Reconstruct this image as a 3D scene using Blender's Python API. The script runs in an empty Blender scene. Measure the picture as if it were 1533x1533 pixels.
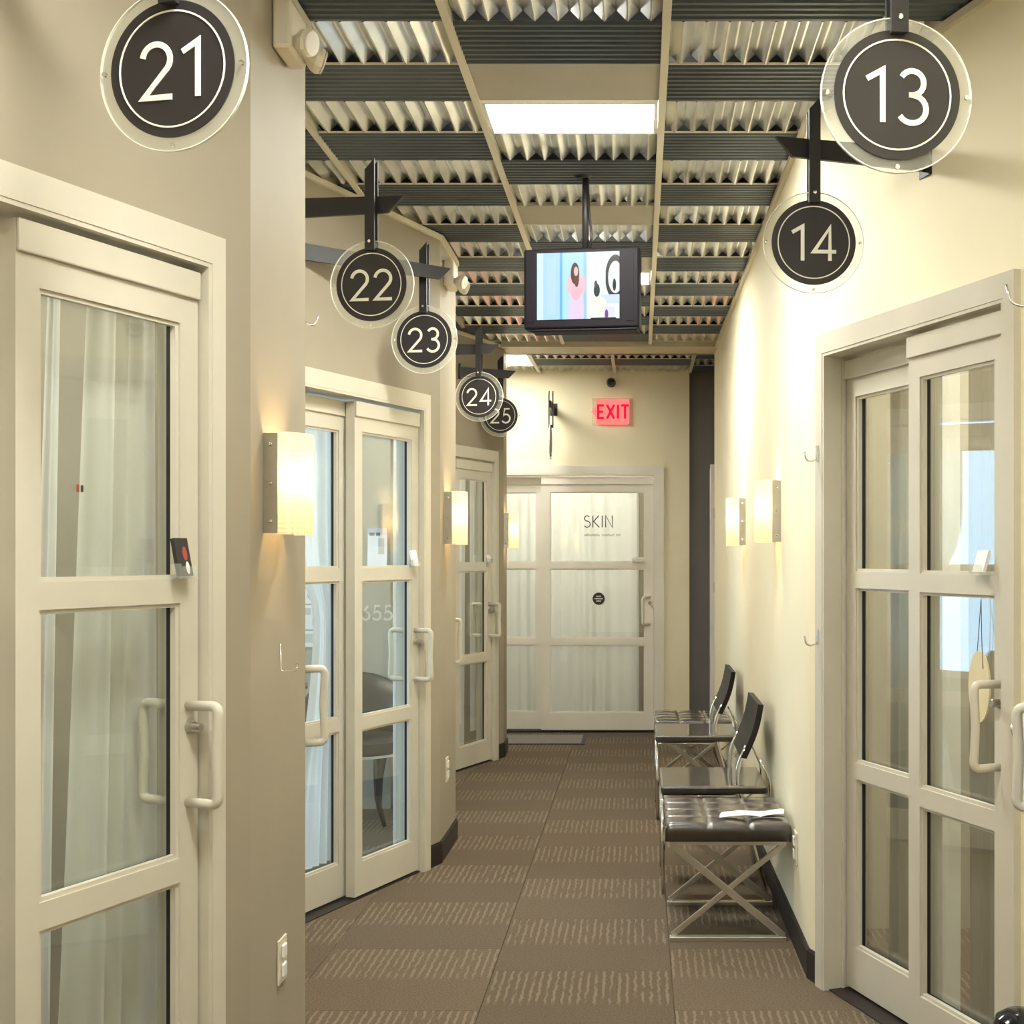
import bpy, bmesh, math, random
from mathutils import Vector, Matrix
random.seed(7)
PI = math.pi
C = bpy.context.scene.collection
sc = bpy.context.scene

# ------------------------------------------------------------------ camera, world, exposure
EYE = 1.423
cam_d = bpy.data.cameras.new('camera')
cam_d.sensor_width = 36.0
cam_d.lens = 36.0 * 1863.0 / 1533.0
cam_d.shift_x = -190.5 / 1533.0
cam_d.shift_y = 65.5 / 1533.0
cam_d.clip_start = 0.05
cam = bpy.data.objects.new('camera', cam_d)
C.objects.link(cam)
cam.location = (0, 0, EYE)
cam.rotation_euler = (PI / 2, 0, 0)
sc.camera = cam
w = bpy.data.worlds.new('world'); sc.world = w; w.use_nodes = True
w.node_tree.nodes['Background'].inputs[0].default_value = (0.9, 0.95, 1.0, 1)
w.node_tree.nodes['Background'].inputs[1].default_value = 0.3
sc.view_settings.view_transform = 'Standard'
sc.view_settings.look = 'None'
sc.view_settings.gamma = 1.0
sc.view_settings.use_curve_mapping = False
sc.view_settings.exposure = 1.74
LAMP = 30.0            # corridor ceiling lamps
ROOM_FILL = 6.5        # added unseen panels that brighten the studios
DAY = 2.4              # daylight panes of the studios
SCONCE_W = 3.2         # bulb power of the wall lamps
H = 2.911              # ceiling grid height

# ------------------------------------------------------------------ materials
def newmat(name):
    m = bpy.data.materials.new(name); m.use_nodes = True
    nt = m.node_tree
    return m, nt, nt.nodes['Principled BSDF'], nt.nodes['Material Output']

def N(nt, t, **kw):
    n = nt.nodes.new(t)
    for k, v in kw.items():
        setattr(n, k, v)
    return n

def mat(name, col, rough=0.5, metal=0.0, var=0.0, vscale=6.0, bump=0.0, bscale=200.0, spec=0.5, coat=0.0):
    m, nt, b, out = newmat(name)
    b.inputs['Base Color'].default_value = (*col, 1)
    b.inputs['Roughness'].default_value = rough
    b.inputs['Metallic'].default_value = metal
    b.inputs['Specular IOR Level'].default_value = spec
    b.inputs['Coat Weight'].default_value = coat
    tc = N(nt, 'ShaderNodeTexCoord')
    if var > 0:
        no = N(nt, 'ShaderNodeTexNoise'); no.inputs['Scale'].default_value = vscale
        no.inputs['Detail'].default_value = 4
        nt.links.new(tc.outputs['Object'], no.inputs['Vector'])
        r = N(nt, 'ShaderNodeValToRGB')
        r.color_ramp.elements[0].position = 0.3; r.color_ramp.elements[1].position = 0.7
        r.color_ramp.elements[0].color = tuple(c * (1 - var) for c in col) + (1,)
        r.color_ramp.elements[1].color = tuple(min(1, c * (1 + var)) for c in col) + (1,)
        nt.links.new(no.outputs['Fac'], r.inputs['Fac'])
        nt.links.new(r.outputs['Color'], b.inputs['Base Color'])
    if bump > 0:
        nb = N(nt, 'ShaderNodeTexNoise'); nb.inputs['Scale'].default_value = bscale
        nt.links.new(tc.outputs['Object'], nb.inputs['Vector'])
        bp = N(nt, 'ShaderNodeBump'); bp.inputs['Strength'].default_value = bump
        bp.inputs['Distance'].default_value = 0.002
        nt.links.new(nb.outputs['Fac'], bp.inputs['Height'])
        nt.links.new(bp.outputs['Normal'], b.inputs['Normal'])
    return m

def emit(name, col, s):
    m, nt, b, out = newmat(name)
    nt.nodes.remove(b)
    e = N(nt, 'ShaderNodeEmission')
    e.inputs['Color'].default_value = (*col, 1); e.inputs['Strength'].default_value = s
    nt.links.new(e.outputs[0], out.inputs['Surface'])
    return m

def glassmat(name, tint, ior=1.5, rough=0.0, haze=0.0, boost=1.0):
    m, nt, b, out = newmat(name)
    nt.nodes.remove(b)
    tr = N(nt, 'ShaderNodeBsdfTransparent'); tr.inputs[0].default_value = (*tint, 1)
    gl = N(nt, 'ShaderNodeBsdfGlossy'); gl.inputs['Roughness'].default_value = rough
    gl.inputs[0].default_value = (1, 1, 1, 1)
    fr = N(nt, 'ShaderNodeFresnel')
    ge = N(nt, 'ShaderNodeNewGeometry')      # both faces of the thin sheet reflect like its outside
    io = N(nt, 'ShaderNodeMapRange'); io.inputs['To Min'].default_value = ior; io.inputs['To Max'].default_value = 1.0 / ior
    nt.links.new(ge.outputs['Backfacing'], io.inputs['Value']); nt.links.new(io.outputs[0], fr.inputs[0])
    mu = N(nt, 'ShaderNodeMath', operation='MULTIPLY'); mu.inputs[1].default_value = boost; mu.use_clamp = True
    nt.links.new(fr.outputs[0], mu.inputs[0])
    mx = N(nt, 'ShaderNodeMixShader')
    nt.links.new(mu.outputs[0], mx.inputs[0])
    nt.links.new(tr.outputs[0], mx.inputs[1]); nt.links.new(gl.outputs[0], mx.inputs[2])
    last = mx
    if haze > 0:
        df = N(nt, 'ShaderNodeBsdfDiffuse'); df.inputs[0].default_value = (0.9, 0.9, 0.85, 1)
        m2 = N(nt, 'ShaderNodeMixShader'); m2.inputs[0].default_value = haze
        nt.links.new(mx.outputs[0], m2.inputs[1]); nt.links.new(df.outputs[0], m2.inputs[2])
        last = m2
    nt.links.new(last.outputs[0], out.inputs['Surface'])
    return m

def sheer(name, col, through=0.3, translucent=0.5):
    m, nt, b, out = newmat(name)
    nt.nodes.remove(b)
    df = N(nt, 'ShaderNodeBsdfDiffuse'); df.inputs[0].default_value = (*col, 1)
    tl = N(nt, 'ShaderNodeBsdfTranslucent'); tl.inputs[0].default_value = (*col, 1)
    tr = N(nt, 'ShaderNodeBsdfTransparent')
    a = N(nt, 'ShaderNodeMixShader'); a.inputs[0].default_value = translucent
    nt.links.new(df.outputs[0], a.inputs[1]); nt.links.new(tl.outputs[0], a.inputs[2])
    tc = N(nt, 'ShaderNodeTexCoord')
    no = N(nt, 'ShaderNodeTexNoise'); no.inputs['Scale'].default_value = 500
    nt.links.new(tc.outputs['Object'], no.inputs['Vector'])
    mr = N(nt, 'ShaderNodeMapRange')
    mr.inputs['To Min'].default_value = max(0, through - 0.1); mr.inputs['To Max'].default_value = through + 0.1
    nt.links.new(no.outputs['Fac'], mr.inputs['Value'])
    c = N(nt, 'ShaderNodeMixShader')
    nt.links.new(mr.outputs[0], c.inputs[0])
    nt.links.new(a.outputs[0], c.inputs[1]); nt.links.new(tr.outputs[0], c.inputs[2])
    nt.links.new(c.outputs[0], out.inputs['Surface'])
    return m

M = {}
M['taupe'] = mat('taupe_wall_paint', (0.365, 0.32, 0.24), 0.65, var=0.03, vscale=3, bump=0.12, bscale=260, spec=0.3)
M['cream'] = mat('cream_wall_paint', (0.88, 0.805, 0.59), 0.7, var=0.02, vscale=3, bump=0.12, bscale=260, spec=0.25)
M['charcoal'] = mat('charcoal_wall_paint', (0.17, 0.155, 0.14), 0.6, var=0.05, bump=0.1)
M['room'] = mat('studio_wall_paint', (0.40, 0.36, 0.28), 0.6, var=0.04, bump=0.1)
M['frame'] = mat('cream_aluminium', (0.63, 0.59, 0.49), 0.38, var=0.02, vscale=8, bump=0.03, bscale=400)
M['framew'] = mat('white_aluminium', (0.80, 0.76, 0.67), 0.38, var=0.02, vscale=8, bump=0.03, bscale=400)
M['white'] = mat('white_paint', (0.85, 0.83, 0.78), 0.4, var=0.02)
M['gasket'] = mat('black_rubber', (0.012, 0.010, 0.012), 0.55, var=0.1)
M['glass'] = glassmat('pane_glass', (0.93, 0.96, 0.94), 1.5, 0.0, haze=0.015, boost=1.15)
M['acrylic'] = glassmat('clear_acrylic', (0.96, 0.97, 0.95), 1.45, 0.03, haze=0.10, boost=1.2)
M['acryledge'] = mat('acrylic_edge', (0.80, 0.80, 0.70), 0.2, var=0.02)
M['black'] = mat('black_sign_vinyl', (0.022, 0.019, 0.020), 0.42, var=0.08, vscale=10)
M['blackmetal'] = mat('black_powder_coat', (0.016, 0.014, 0.015), 0.5, 0.0, var=0.08)
M['ringw'] = mat('white_sign_ink', (0.85, 0.85, 0.75), 0.5, var=0.02)
M['chrome'] = mat('chrome', (0.78, 0.76, 0.72), 0.12, 1.0, var=0.03)
M['brush'] = mat('brushed_nickel', (0.52, 0.50, 0.44), 0.32, 1.0, var=0.05, vscale=30)
M['nickel'] = mat('satin_steel_bar', (0.58, 0.55, 0.48), 0.3, 0.85, var=0.05)
M['leather'] = mat('black_brown_leather', (0.026, 0.017, 0.015), 0.30, var=0.15, vscale=14, bump=0.10, bscale=420, spec=1.0, coat=1.0)
M['leatherb'] = mat('black_back_leather', (0.016, 0.011, 0.012), 0.45, var=0.15, vscale=14, bump=0.15, bscale=420, spec=0.25)
M['base'] = mat('dark_vinyl_base', (0.022, 0.014, 0.013), 0.5, var=0.1)
M['floor'] = mat('brown_subfloor', (0.085, 0.060, 0.045), 0.85, var=0.12, vscale=30, bump=0.3)
M['slab'] = mat('dark_plenum', (0.05, 0.05, 0.05), 0.9, var=0.1)
M['galv'] = mat('galvanised_steel', (0.82, 0.83, 0.82), 0.24, 0.88, var=0.10, vscale=9, bump=0.05, bscale=60)
M['darkrib'] = mat('slate_ribbed_steel', (0.095, 0.115, 0.130), 0.36, 0.5, var=0.10, vscale=7)
M['plainp'] = mat('grey_flat_panel', (0.44, 0.41, 0.34), 0.6, var=0.03, bump=0.1)
M['tee'] = mat('cream_grid_tee', (0.72, 0.67, 0.54), 0.4, var=0.03)
M['bandp'] = mat('cream_soffit_band', (0.62, 0.54, 0.38), 0.5, var=0.03, bump=0.1)
M['lamp'] = emit('lit_diffuser', (1.0, 0.985, 0.90), LAMP)
M['lampfar'] = emit('dim_lit_diffuser', (1.0, 0.985, 0.90), LAMP * 0.24)
M['day'] = emit('daylight_window', (0.50, 0.72, 1.0), DAY)
M['daydim'] = emit('daylight_window_shaded', (0.62, 0.78, 1.0), DAY * 0.2)
M['sheer'] = sheer('sheer_curtain', (0.80, 0.78, 0.70), 0.28, 0.5)
M['fold'] = sheer('folded_sheer_curtain', (0.84, 0.82, 0.74), 0.12, 0.45)
M['curtain'] = sheer('white_curtain', (0.86, 0.85, 0.82), 0.05, 0.55)
M['drape'] = sheer('taupe_drape', (0.33, 0.285, 0.22), 0.03, 0.3)
M['paper'] = mat('white_paper', (0.85, 0.85, 0.84), 0.7, var=0.02)
M['ink'] = mat('grey_ink', (0.045, 0.04, 0.042), 0.7, var=0.05)
M['decal'] = mat('pale_decal', (0.66, 0.64, 0.56), 0.6, var=0.03)
M['plastic'] = mat('ivory_plastic', (0.74, 0.68, 0.55), 0.35, var=0.02)
M['hookw'] = mat('bright_chrome_wire', (0.85, 0.83, 0.76), 0.18, 0.9, var=0.03)
M['tan'] = mat('pale_wood_tag', (0.78, 0.68, 0.44), 0.5, var=0.06, vscale=20)
M['tv'] = mat('black_tv_plastic', (0.008, 0.006, 0.009), 0.5, var=0.1, spec=0.12)
M['mat'] = mat('grey_entry_mat', (0.20, 0.175, 0.15), 0.9, var=0.12, vscale=60, bump=0.4)
M['matedge'] = mat('dark_mat_edge', (0.05, 0.045, 0.042), 0.8, var=0.1)
M['gloss'] = mat('glossy_black_plastic', (0.012, 0.012, 0.016), 0.1, var=0.05)
M['red'] = mat('red_print', (0.45, 0.05, 0.04), 0.5, var=0.05)
M['chairblk'] = mat('black_vinyl', (0.012, 0.012, 0.016), 0.3, var=0.1)

def shade_mat():
    m, nt, b, out = newmat('lit_linen_glass')
    nt.nodes.remove(b)
    tc = N(nt, 'ShaderNodeTexCoord')
    sep = N(nt, 'ShaderNodeSeparateXYZ'); nt.links.new(tc.outputs['Object'], sep.inputs[0])
    grid = []
    for ax, sc_ in (('X', 620.0), ('Z', 520.0)):
        mu = N(nt, 'ShaderNodeMath', operation='MULTIPLY'); mu.inputs[1].default_value = sc_
        nt.links.new(sep.outputs[ax], mu.inputs[0])
        s = N(nt, 'ShaderNodeMath', operation='SINE'); nt.links.new(mu.outputs[0], s.inputs[0])
        grid.append(s)
    ad = N(nt, 'ShaderNodeMath', operation='ADD')
    nt.links.new(grid[0].outputs[0], ad.inputs[0]); nt.links.new(grid[1].outputs[0], ad.inputs[1])
    mr = N(nt, 'ShaderNodeMapRange'); mr.inputs['From Min'].default_value = -2; mr.inputs['From Max'].default_value = 2
    mr.inputs['To Min'].default_value = 0.62; mr.inputs['To Max'].default_value = 0.92
    nt.links.new(ad.outputs[0], mr.inputs['Value'])
    cc = N(nt, 'ShaderNodeCombineColor')
    k1 = N(nt, 'ShaderNodeMath', operation='MULTIPLY'); k1.inputs[1].default_value = 0.86
    k2 = N(nt, 'ShaderNodeMath', operation='MULTIPLY'); k2.inputs[1].default_value = 0.60
    nt.links.new(mr.outputs[0], k1.inputs[0]); nt.links.new(mr.outputs[0], k2.inputs[0])
    nt.links.new(mr.outputs[0], cc.inputs[0]); nt.links.new(k1.outputs[0], cc.inputs[1]); nt.links.new(k2.outputs[0], cc.inputs[2])
    tl = N(nt, 'ShaderNodeBsdfTranslucent'); nt.links.new(cc.outputs[0], tl.inputs[0])
    df = N(nt, 'ShaderNodeBsdfDiffuse'); nt.links.new(cc.outputs[0], df.inputs[0])
    tr = N(nt, 'ShaderNodeBsdfTransparent'); tr.inputs[0].default_value = (1, 0.9, 0.7, 1)
    a = N(nt, 'ShaderNodeMixShader'); a.inputs[0].default_value = 0.25
    nt.links.new(tl.outputs[0], a.inputs[1]); nt.links.new(df.outputs[0], a.inputs[2])
    c = N(nt, 'ShaderNodeMixShader'); c.inputs[0].default_value = 0.16
    nt.links.new(a.outputs[0], c.inputs[1]); nt.links.new(tr.outputs[0], c.inputs[2])
    em = N(nt, 'ShaderNodeEmission'); em.inputs['Strength'].default_value = 0.16
    nt.links.new(cc.outputs[0], em.inputs[0])
    s = N(nt, 'ShaderNodeAddShader')
    nt.links.new(c.outputs[0], s.inputs[0]); nt.links.new(em.outputs[0], s.inputs[1])
    nt.links.new(s.outputs[0], out.inputs['Surface'])
    return m
M['shade'] = shade_mat()
M['bulb'] = emit('warm_bulb', (1.0, 0.82, 0.5), 7.0)

def carpet_mat():
    m, nt, b, out = newmat('streaked_carpet')
    b.inputs['Roughness'].default_value = 0.95
    b.inputs['Specular IOR Level'].default_value = 0.15
    tc = N(nt, 'ShaderNodeTexCoord')
    oi = N(nt, 'ShaderNodeObjectInfo')
    sep = N(nt, 'ShaderNodeSeparateXYZ'); nt.links.new(tc.outputs['Object'], sep.inputs[0])
    # wavy dashes that run along the tile
    add = N(nt, 'ShaderNodeVectorMath', operation='ADD')
    nt.links.new(tc.outputs['Object'], add.inputs[0]); nt.links.new(oi.outputs['Location'], add.inputs[1])
    wv = N(nt, 'ShaderNodeTexWave'); wv.wave_type = 'BANDS'; wv.bands_direction = 'X'
    wv.inputs['Scale'].default_value = 12.0; wv.inputs['Distortion'].default_value = 2.2
    wv.inputs['Detail'].default_value = 2.0; wv.inputs['Detail Scale'].default_value = 2.2
    nt.links.new(add.outputs[0], wv.inputs['Vector'])
    w1 = N(nt, 'ShaderNodeMapRange'); w1.interpolation_type = 'SMOOTHSTEP'
    w1.inputs['From Min'].default_value = 0.5; w1.inputs['From Max'].default_value = 0.95
    nt.links.new(wv.outputs['Fac'], w1.inputs['Value'])
    mp = N(nt, 'ShaderNodeMapping'); mp.inputs['Scale'].default_value = (40, 9, 1)
    nt.links.new(add.outputs[0], mp.inputs['Vector'])
    no = N(nt, 'ShaderNodeTexNoise'); no.inputs['Scale'].default_value = 1.0; no.inputs['Detail'].default_value = 1.0
    nt.links.new(mp.outputs[0], no.inputs['Vector'])
    w2 = N(nt, 'ShaderNodeMapRange'); w2.interpolation_type = 'SMOOTHSTEP'
    w2.inputs['From Min'].default_value = 0.30; w2.inputs['From Max'].default_value = 0.50
    nt.links.new(no.outputs['Fac'], w2.inputs['Value'])
    st = N(nt, 'ShaderNodeMath', operation='MULTIPLY')
    nt.links.new(w1.outputs[0], st.inputs[0]); nt.links.new(w2.outputs[0], st.inputs[1])
    # only one half of every tile carries the dashes
    hb = N(nt, 'ShaderNodeMapRange'); hb.interpolation_type = 'SMOOTHSTEP'
    hb.inputs['From Min'].default_value = -0.04; hb.inputs['From Max'].default_value = 0.03
    nt.links.new(sep.outputs['Y'], hb.inputs['Value'])
    ml = N(nt, 'ShaderNodeMath', operation='MULTIPLY')
    nt.links.new(st.outputs[0], ml.inputs[0]); nt.links.new(hb.outputs[0], ml.inputs[1])
    pile = N(nt, 'ShaderNodeTexNoise'); pile.inputs['Scale'].default_value = 170; pile.inputs['Detail'].default_value = 3
    nt.links.new(add.outputs[0], pile.inputs['Vector'])
    r = N(nt, 'ShaderNodeValToRGB')
    r.color_ramp.elements[0].position = 0.25; r.color_ramp.elements[0].color = (0.083, 0.062, 0.041, 1)
    r.color_ramp.elements[1].position = 0.75; r.color_ramp.elements[1].color = (0.175, 0.134, 0.092, 1)
    nt.links.new(pile.outputs['Fac'], r.inputs['Fac'])
    hs = N(nt, 'ShaderNodeHueSaturation')
    vr = N(nt, 'ShaderNodeMapRange'); vr.inputs['To Min'].default_value = 0.90; vr.inputs['To Max'].default_value = 1.10
    nt.links.new(oi.outputs['Random'], vr.inputs['Value']); nt.links.new(vr.outputs[0], hs.inputs['Value'])
    nt.links.new(r.outputs[0], hs.inputs['Color'])
    mx = N(nt, 'ShaderNodeMixRGB'); mx.inputs['Color2'].default_value = (0.33, 0.265, 0.185, 1)
    m5 = N(nt, 'ShaderNodeMath', operation='MULTIPLY'); m5.inputs[1].default_value = 0.4
    nt.links.new(ml.outputs[0], m5.inputs[0])
    nt.links.new(m5.outputs[0], mx.inputs['Fac']); nt.links.new(hs.outputs[0], mx.inputs['Color1'])
    nt.links.new(mx.outputs[0], b.inputs['Base Color'])
    hadd = N(nt, 'ShaderNodeMath', operation='ADD')
    nt.links.new(pile.outputs['Fac'], hadd.inputs[0]); nt.links.new(ml.outputs[0], hadd.inputs[1])
    bp = N(nt, 'ShaderNodeBump'); bp.inputs['Strength'].default_value = 0.6; bp.inputs['Distance'].default_value = 0.004
    nt.links.new(hadd.outputs[0], bp.inputs['Height']); nt.links.new(bp.outputs['Normal'], b.inputs['Normal'])
    return m
M['carpet'] = carpet_mat()

def paint_mat(name, base, shapes, strength=None, rough=0.5):
    """flat print: shapes = (kind, cx, cz, rx, rz, colour) in object x / z"""
    m, nt, b, out = newmat(name)
    tc = N(nt, 'ShaderNodeTexCoord')
    sep = N(nt, 'ShaderNodeSeparateXYZ'); nt.links.new(tc.outputs['Object'], sep.inputs[0])
    prev = None
    def math(op, a, b_, clamp=False):
        n = N(nt, 'ShaderNodeMath', operation=op); n.use_clamp = clamp
        for i, v in enumerate((a, b_)):
            if v is None: continue
            if isinstance(v, (int, float)): n.inputs[i].default_value = v
            else: nt.links.new(v, n.inputs[i])
        return n.outputs[0]
    col = N(nt, 'ShaderNodeRGB'); col.outputs[0].default_value = (*base, 1)
    cur = col.outputs[0]
    for (kind, cx, cz, rx, rz, c) in shapes:
        dx = math('DIVIDE', math('SUBTRACT', sep.outputs['X'], cx), rx)
        dz = math('DIVIDE', math('SUBTRACT', sep.outputs['Z'], cz), rz)
        if kind == 'e':
            d = math('ADD', math('MULTIPLY', dx, dx), math('MULTIPLY', dz, dz))
        elif kind == 'r':
            d = math('MAXIMUM', math('ABSOLUTE', dx, None), math('ABSOLUTE', dz, None))
        else:  # ring
            q = math('SQRT', math('ADD', math('MULTIPLY', dx, dx), math('MULTIPLY', dz, dz)), None)
            d = math('MULTIPLY', math('ABSOLUTE', math('SUBTRACT', q, 1.0), None), 6.0)
        f = math('LESS_THAN', d, 1.0)
        mx = N(nt, 'ShaderNodeMixRGB'); mx.inputs['Color2'].default_value = (*c, 1)
        nt.links.new(f, mx.inputs['Fac']); nt.links.new(cur, mx.inputs['Color1'])
        cur = mx.outputs[0]
    if strength is None:
        nt.links.new(cur, b.inputs['Base Color']); b.inputs['Roughness'].default_value = rough
    else:
        b.inputs['Base Color'].default_value = (0.01, 0.01, 0.01, 1); b.inputs['Roughness'].default_value = 0.2
        nt.links.new(cur, b.inputs['Emission Color']); b.inputs['Emission Strength'].default_value = strength
    return m

# ------------------------------------------------------------------ mesh helpers
def link(name, me, m, parent=None, smooth=False):
    if m is not None and len(me.materials) == 0:
        me.materials.append(m)
    if smooth:
        for p in me.polygons: p.use_smooth = True
    o = bpy.data.objects.new(name, me); C.objects.link(o)
    if parent is not None: o.parent = parent
    return o

def bm_obj(name, bm, m, parent=None, smooth=False):
    bmesh.ops.recalc_face_normals(bm, faces=bm.faces)
    me = bpy.data.meshes.new(name); bm.to_mesh(me); bm.free()
    return link(name, me, m, parent, smooth)

def empty(name, loc=(0, 0, 0), rz=0.0):
    o = bpy.data.objects.new(name, None); C.objects.link(o)
    o.empty_display_size = 0.1
    o.location = loc; o.rotation_euler = (0, 0, rz)
    return o

def tag(o, label=None, cat=None, group=None, kind=None):
    if label: o['label'] = label
    if cat: o['category'] = cat
    if group: o['group'] = group
    if kind: o['kind'] = kind
    return o

def thing(name, label, cat, loc=(0, 0, 0), rz=0.0, group=None):
    return tag(empty(name, loc, rz), label, cat, group)

def add_box(bm, x0, x1, y0, y1, z0, z1):
    v = [bm.verts.new(p) for p in ((x0, y0, z0), (x1, y0, z0), (x1, y1, z0), (x0, y1, z0),
                                   (x0, y0, z1), (x1, y0, z1), (x1, y1, z1), (x0, y1, z1))]
    for f in ((0, 3, 2, 1), (4, 5, 6, 7), (0, 1, 5, 4), (1, 2, 6, 5), (2, 3, 7, 6), (3, 0, 4, 7)):
        bm.faces.new([v[i] for i in f])
    return v

def box(name, x0, x1, y0, y1, z0, z1, m, parent=None, bev=0.0, seg=2):
    bm = bmesh.new(); add_box(bm, min(x0, x1), max(x0, x1), min(y0, y1), max(y0, y1), min(z0, z1), max(z0, z1))
    if bev > 0:
        bmesh.ops.bevel(bm, geom=bm.edges[:], offset=bev, segments=seg, affect='EDGES', profile=0.5)
    return bm_obj(name, bm, m, parent, smooth=False)

def fillet(pts, r, n=4):
    P = [Vector(p) for p in pts]; out = [P[0]]
    for i in range(1, len(P) - 1):
        a, b, c = P[i - 1], P[i], P[i + 1]
        d1 = (a - b).normalized(); d2 = (c - b).normalized()
        rr = min(r, (a - b).length * 0.49, (c - b).length * 0.49)
        p1 = b + d1 * rr; p2 = b + d2 * rr
        for k in range(n + 1):
            t = k / n
            out.append(p1 * (1 - t) ** 2 + b * 2 * t * (1 - t) + p2 * t * t)
    out.append(P[-1]); return out

def tube(name, pts, r, m, parent=None, n=10, flat=1.0, closed=False):
    P = [Vector(p) for p in pts]; bm = bmesh.new(); rings = []
    t0 = (P[1] - P[0]).normalized()
    up = Vector((0, 0, 1)) if abs(t0.z) < 0.9 else Vector((1, 0, 0))
    nx = t0.cross(up).normalized()
    for i, p in enumerate(P):
        if i == 0: t = P[1] - P[0]
        elif i == len(P) - 1: t = P[-1] - P[-2]
        else: t = (P[i + 1] - P[i]).normalized() + (P[i] - P[i - 1]).normalized()
        t.normalize()
        nx = (nx - t * nx.dot(t)).normalized(); ny = t.cross(nx)
        rr = r[i] if isinstance(r, (list, tuple)) else r
        rings.append([bm.verts.new(p + nx * math.cos(2 * PI * k / n) * rr + ny * math.sin(2 * PI * k / n) * rr * flat) for k in range(n)])
    for a, b in zip(rings[:-1], rings[1:]):
        for k in range(n):
            bm.faces.new((a[k], a[(k + 1) % n], b[(k + 1) % n], b[k]))
    if not closed:
        bm.faces.new(rings[0][::-1]); bm.faces.new(rings[-1])
    else:
        a, b = rings[-1], rings[0]
    return bm_obj(name, bm, m, parent, smooth=True)

def lathe(name, prof, m, parent=None, n=32, axis='Z', smooth=True):
    """prof: (r, h) list; axis Z up or Y (h along +y)"""
    bm = bmesh.new(); rings = []
    for r, h in prof:
        ring = []
        if r < 1e-6:
            p = (0, 0, h) if axis == 'Z' else (0, h, 0)
            ring = [bm.verts.new(p)]
        else:
            for k in range(n):
                a = 2 * PI * k / n
                p = (r * math.cos(a), r * math.sin(a), h) if axis == 'Z' else (r * math.cos(a), h, r * math.sin(a))
                ring.append(bm.verts.new(p))
        rings.append(ring)
    for a, b in zip(rings[:-1], rings[1:]):
        if len(a) == 1 and len(b) == 1: continue
        for k in range(n):
            k2 = (k + 1) % n
            if len(a) == 1: bm.faces.new((a[0], b[k], b[k2]))
            elif len(b) == 1: bm.faces.new((a[k], a[k2], b[0]))
            else: bm.faces.new((a[k], a[k2], b[k2], b[k]))
    o = bm_obj(name, bm, m, parent, smooth=False)
    if smooth:
        for p in o.data.polygons: p.use_smooth = True
        try:
            o.data.set_sharp_from_angle(angle=0.6)
        except Exception: pass
    return o

def prism(name, poly, y0, y1, m, parent=None):
    """poly in (x,z), extruded along y"""
    bm = bmesh.new()
    a = [bm.verts.new((x, y0, z)) for x, z in poly]; b = [bm.verts.new((x, y1, z)) for x, z in poly]
    bm.faces.new(a); bm.faces.new(b[::-1])
    n = len(poly)
    for i in range(n):
        j = (i + 1) % n
        bm.faces.new((a[j], a[i], b[i], b[j]))
    return bm_obj(name, bm, m, parent)

def slab(name, poly, z0, z1, m):
    bm = bmesh.new()
    a = [bm.verts.new((x, y, z0)) for x, y in poly]; b = [bm.verts.new((x, y, z1)) for x, y in poly]
    bm.faces.new(a[::-1]); bm.faces.new(b); n = len(poly)
    for i in range(n):
        j = (i + 1) % n; bm.faces.new((a[i], a[j], b[j], b[i]))
    bmesh.ops.triangulate(bm, faces=[f for f in bm.faces if len(f.verts) > 4])
    return bm_obj(name, bm, m)

def grid_panel(name, us, zs, holes, y0, y1, m, parent=None):
    """a slab divided into cells; holes = set of (i,j) cells left open"""
    bm = bmesh.new(); V = {}
    def v(i, j, k):
        key = (i, j, k)
        if key not in V: V[key] = bm.verts.new((us[i], y0 if k == 0 else y1, zs[j]))
        return V[key]
    ni, nj = len(us) - 1, len(zs) - 1
    solid = lambda i, j: 0 <= i < ni and 0 <= j < nj and (i, j) not in holes
    for i in range(ni):
        for j in range(nj):
            if not solid(i, j): continue
            bm.faces.new((v(i, j, 0), v(i + 1, j, 0), v(i + 1, j + 1, 0), v(i, j + 1, 0)))
            bm.faces.new((v(i, j, 1), v(i, j + 1, 1), v(i + 1, j + 1, 1), v(i + 1, j, 1)))
            if not solid(i - 1, j): bm.faces.new((v(i, j, 0), v(i, j + 1, 0), v(i, j + 1, 1), v(i, j, 1)))
            if not solid(i + 1, j): bm.faces.new((v(i + 1, j, 0), v(i + 1, j, 1), v(i + 1, j + 1, 1), v(i + 1, j + 1, 0)))
            if not solid(i, j - 1): bm.faces.new((v(i, j, 0), v(i, j, 1), v(i + 1, j, 1), v(i + 1, j, 0)))
            if not solid(i, j + 1): bm.faces.new((v(i, j + 1, 0), v(i + 1, j + 1, 0), v(i + 1, j + 1, 1), v(i, j + 1, 1)))
    return bm_obj(name, bm, m, parent)

def ring_frame(name, u0, u1, z0, z1, wd, y0, y1, m, parent):
    return grid_panel(name, [u0, u0 + wd, u1 - wd, u1], [z0, z0 + wd, z1 - wd, z1], {(1, 1)}, y0, y1, m, parent)

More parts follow.
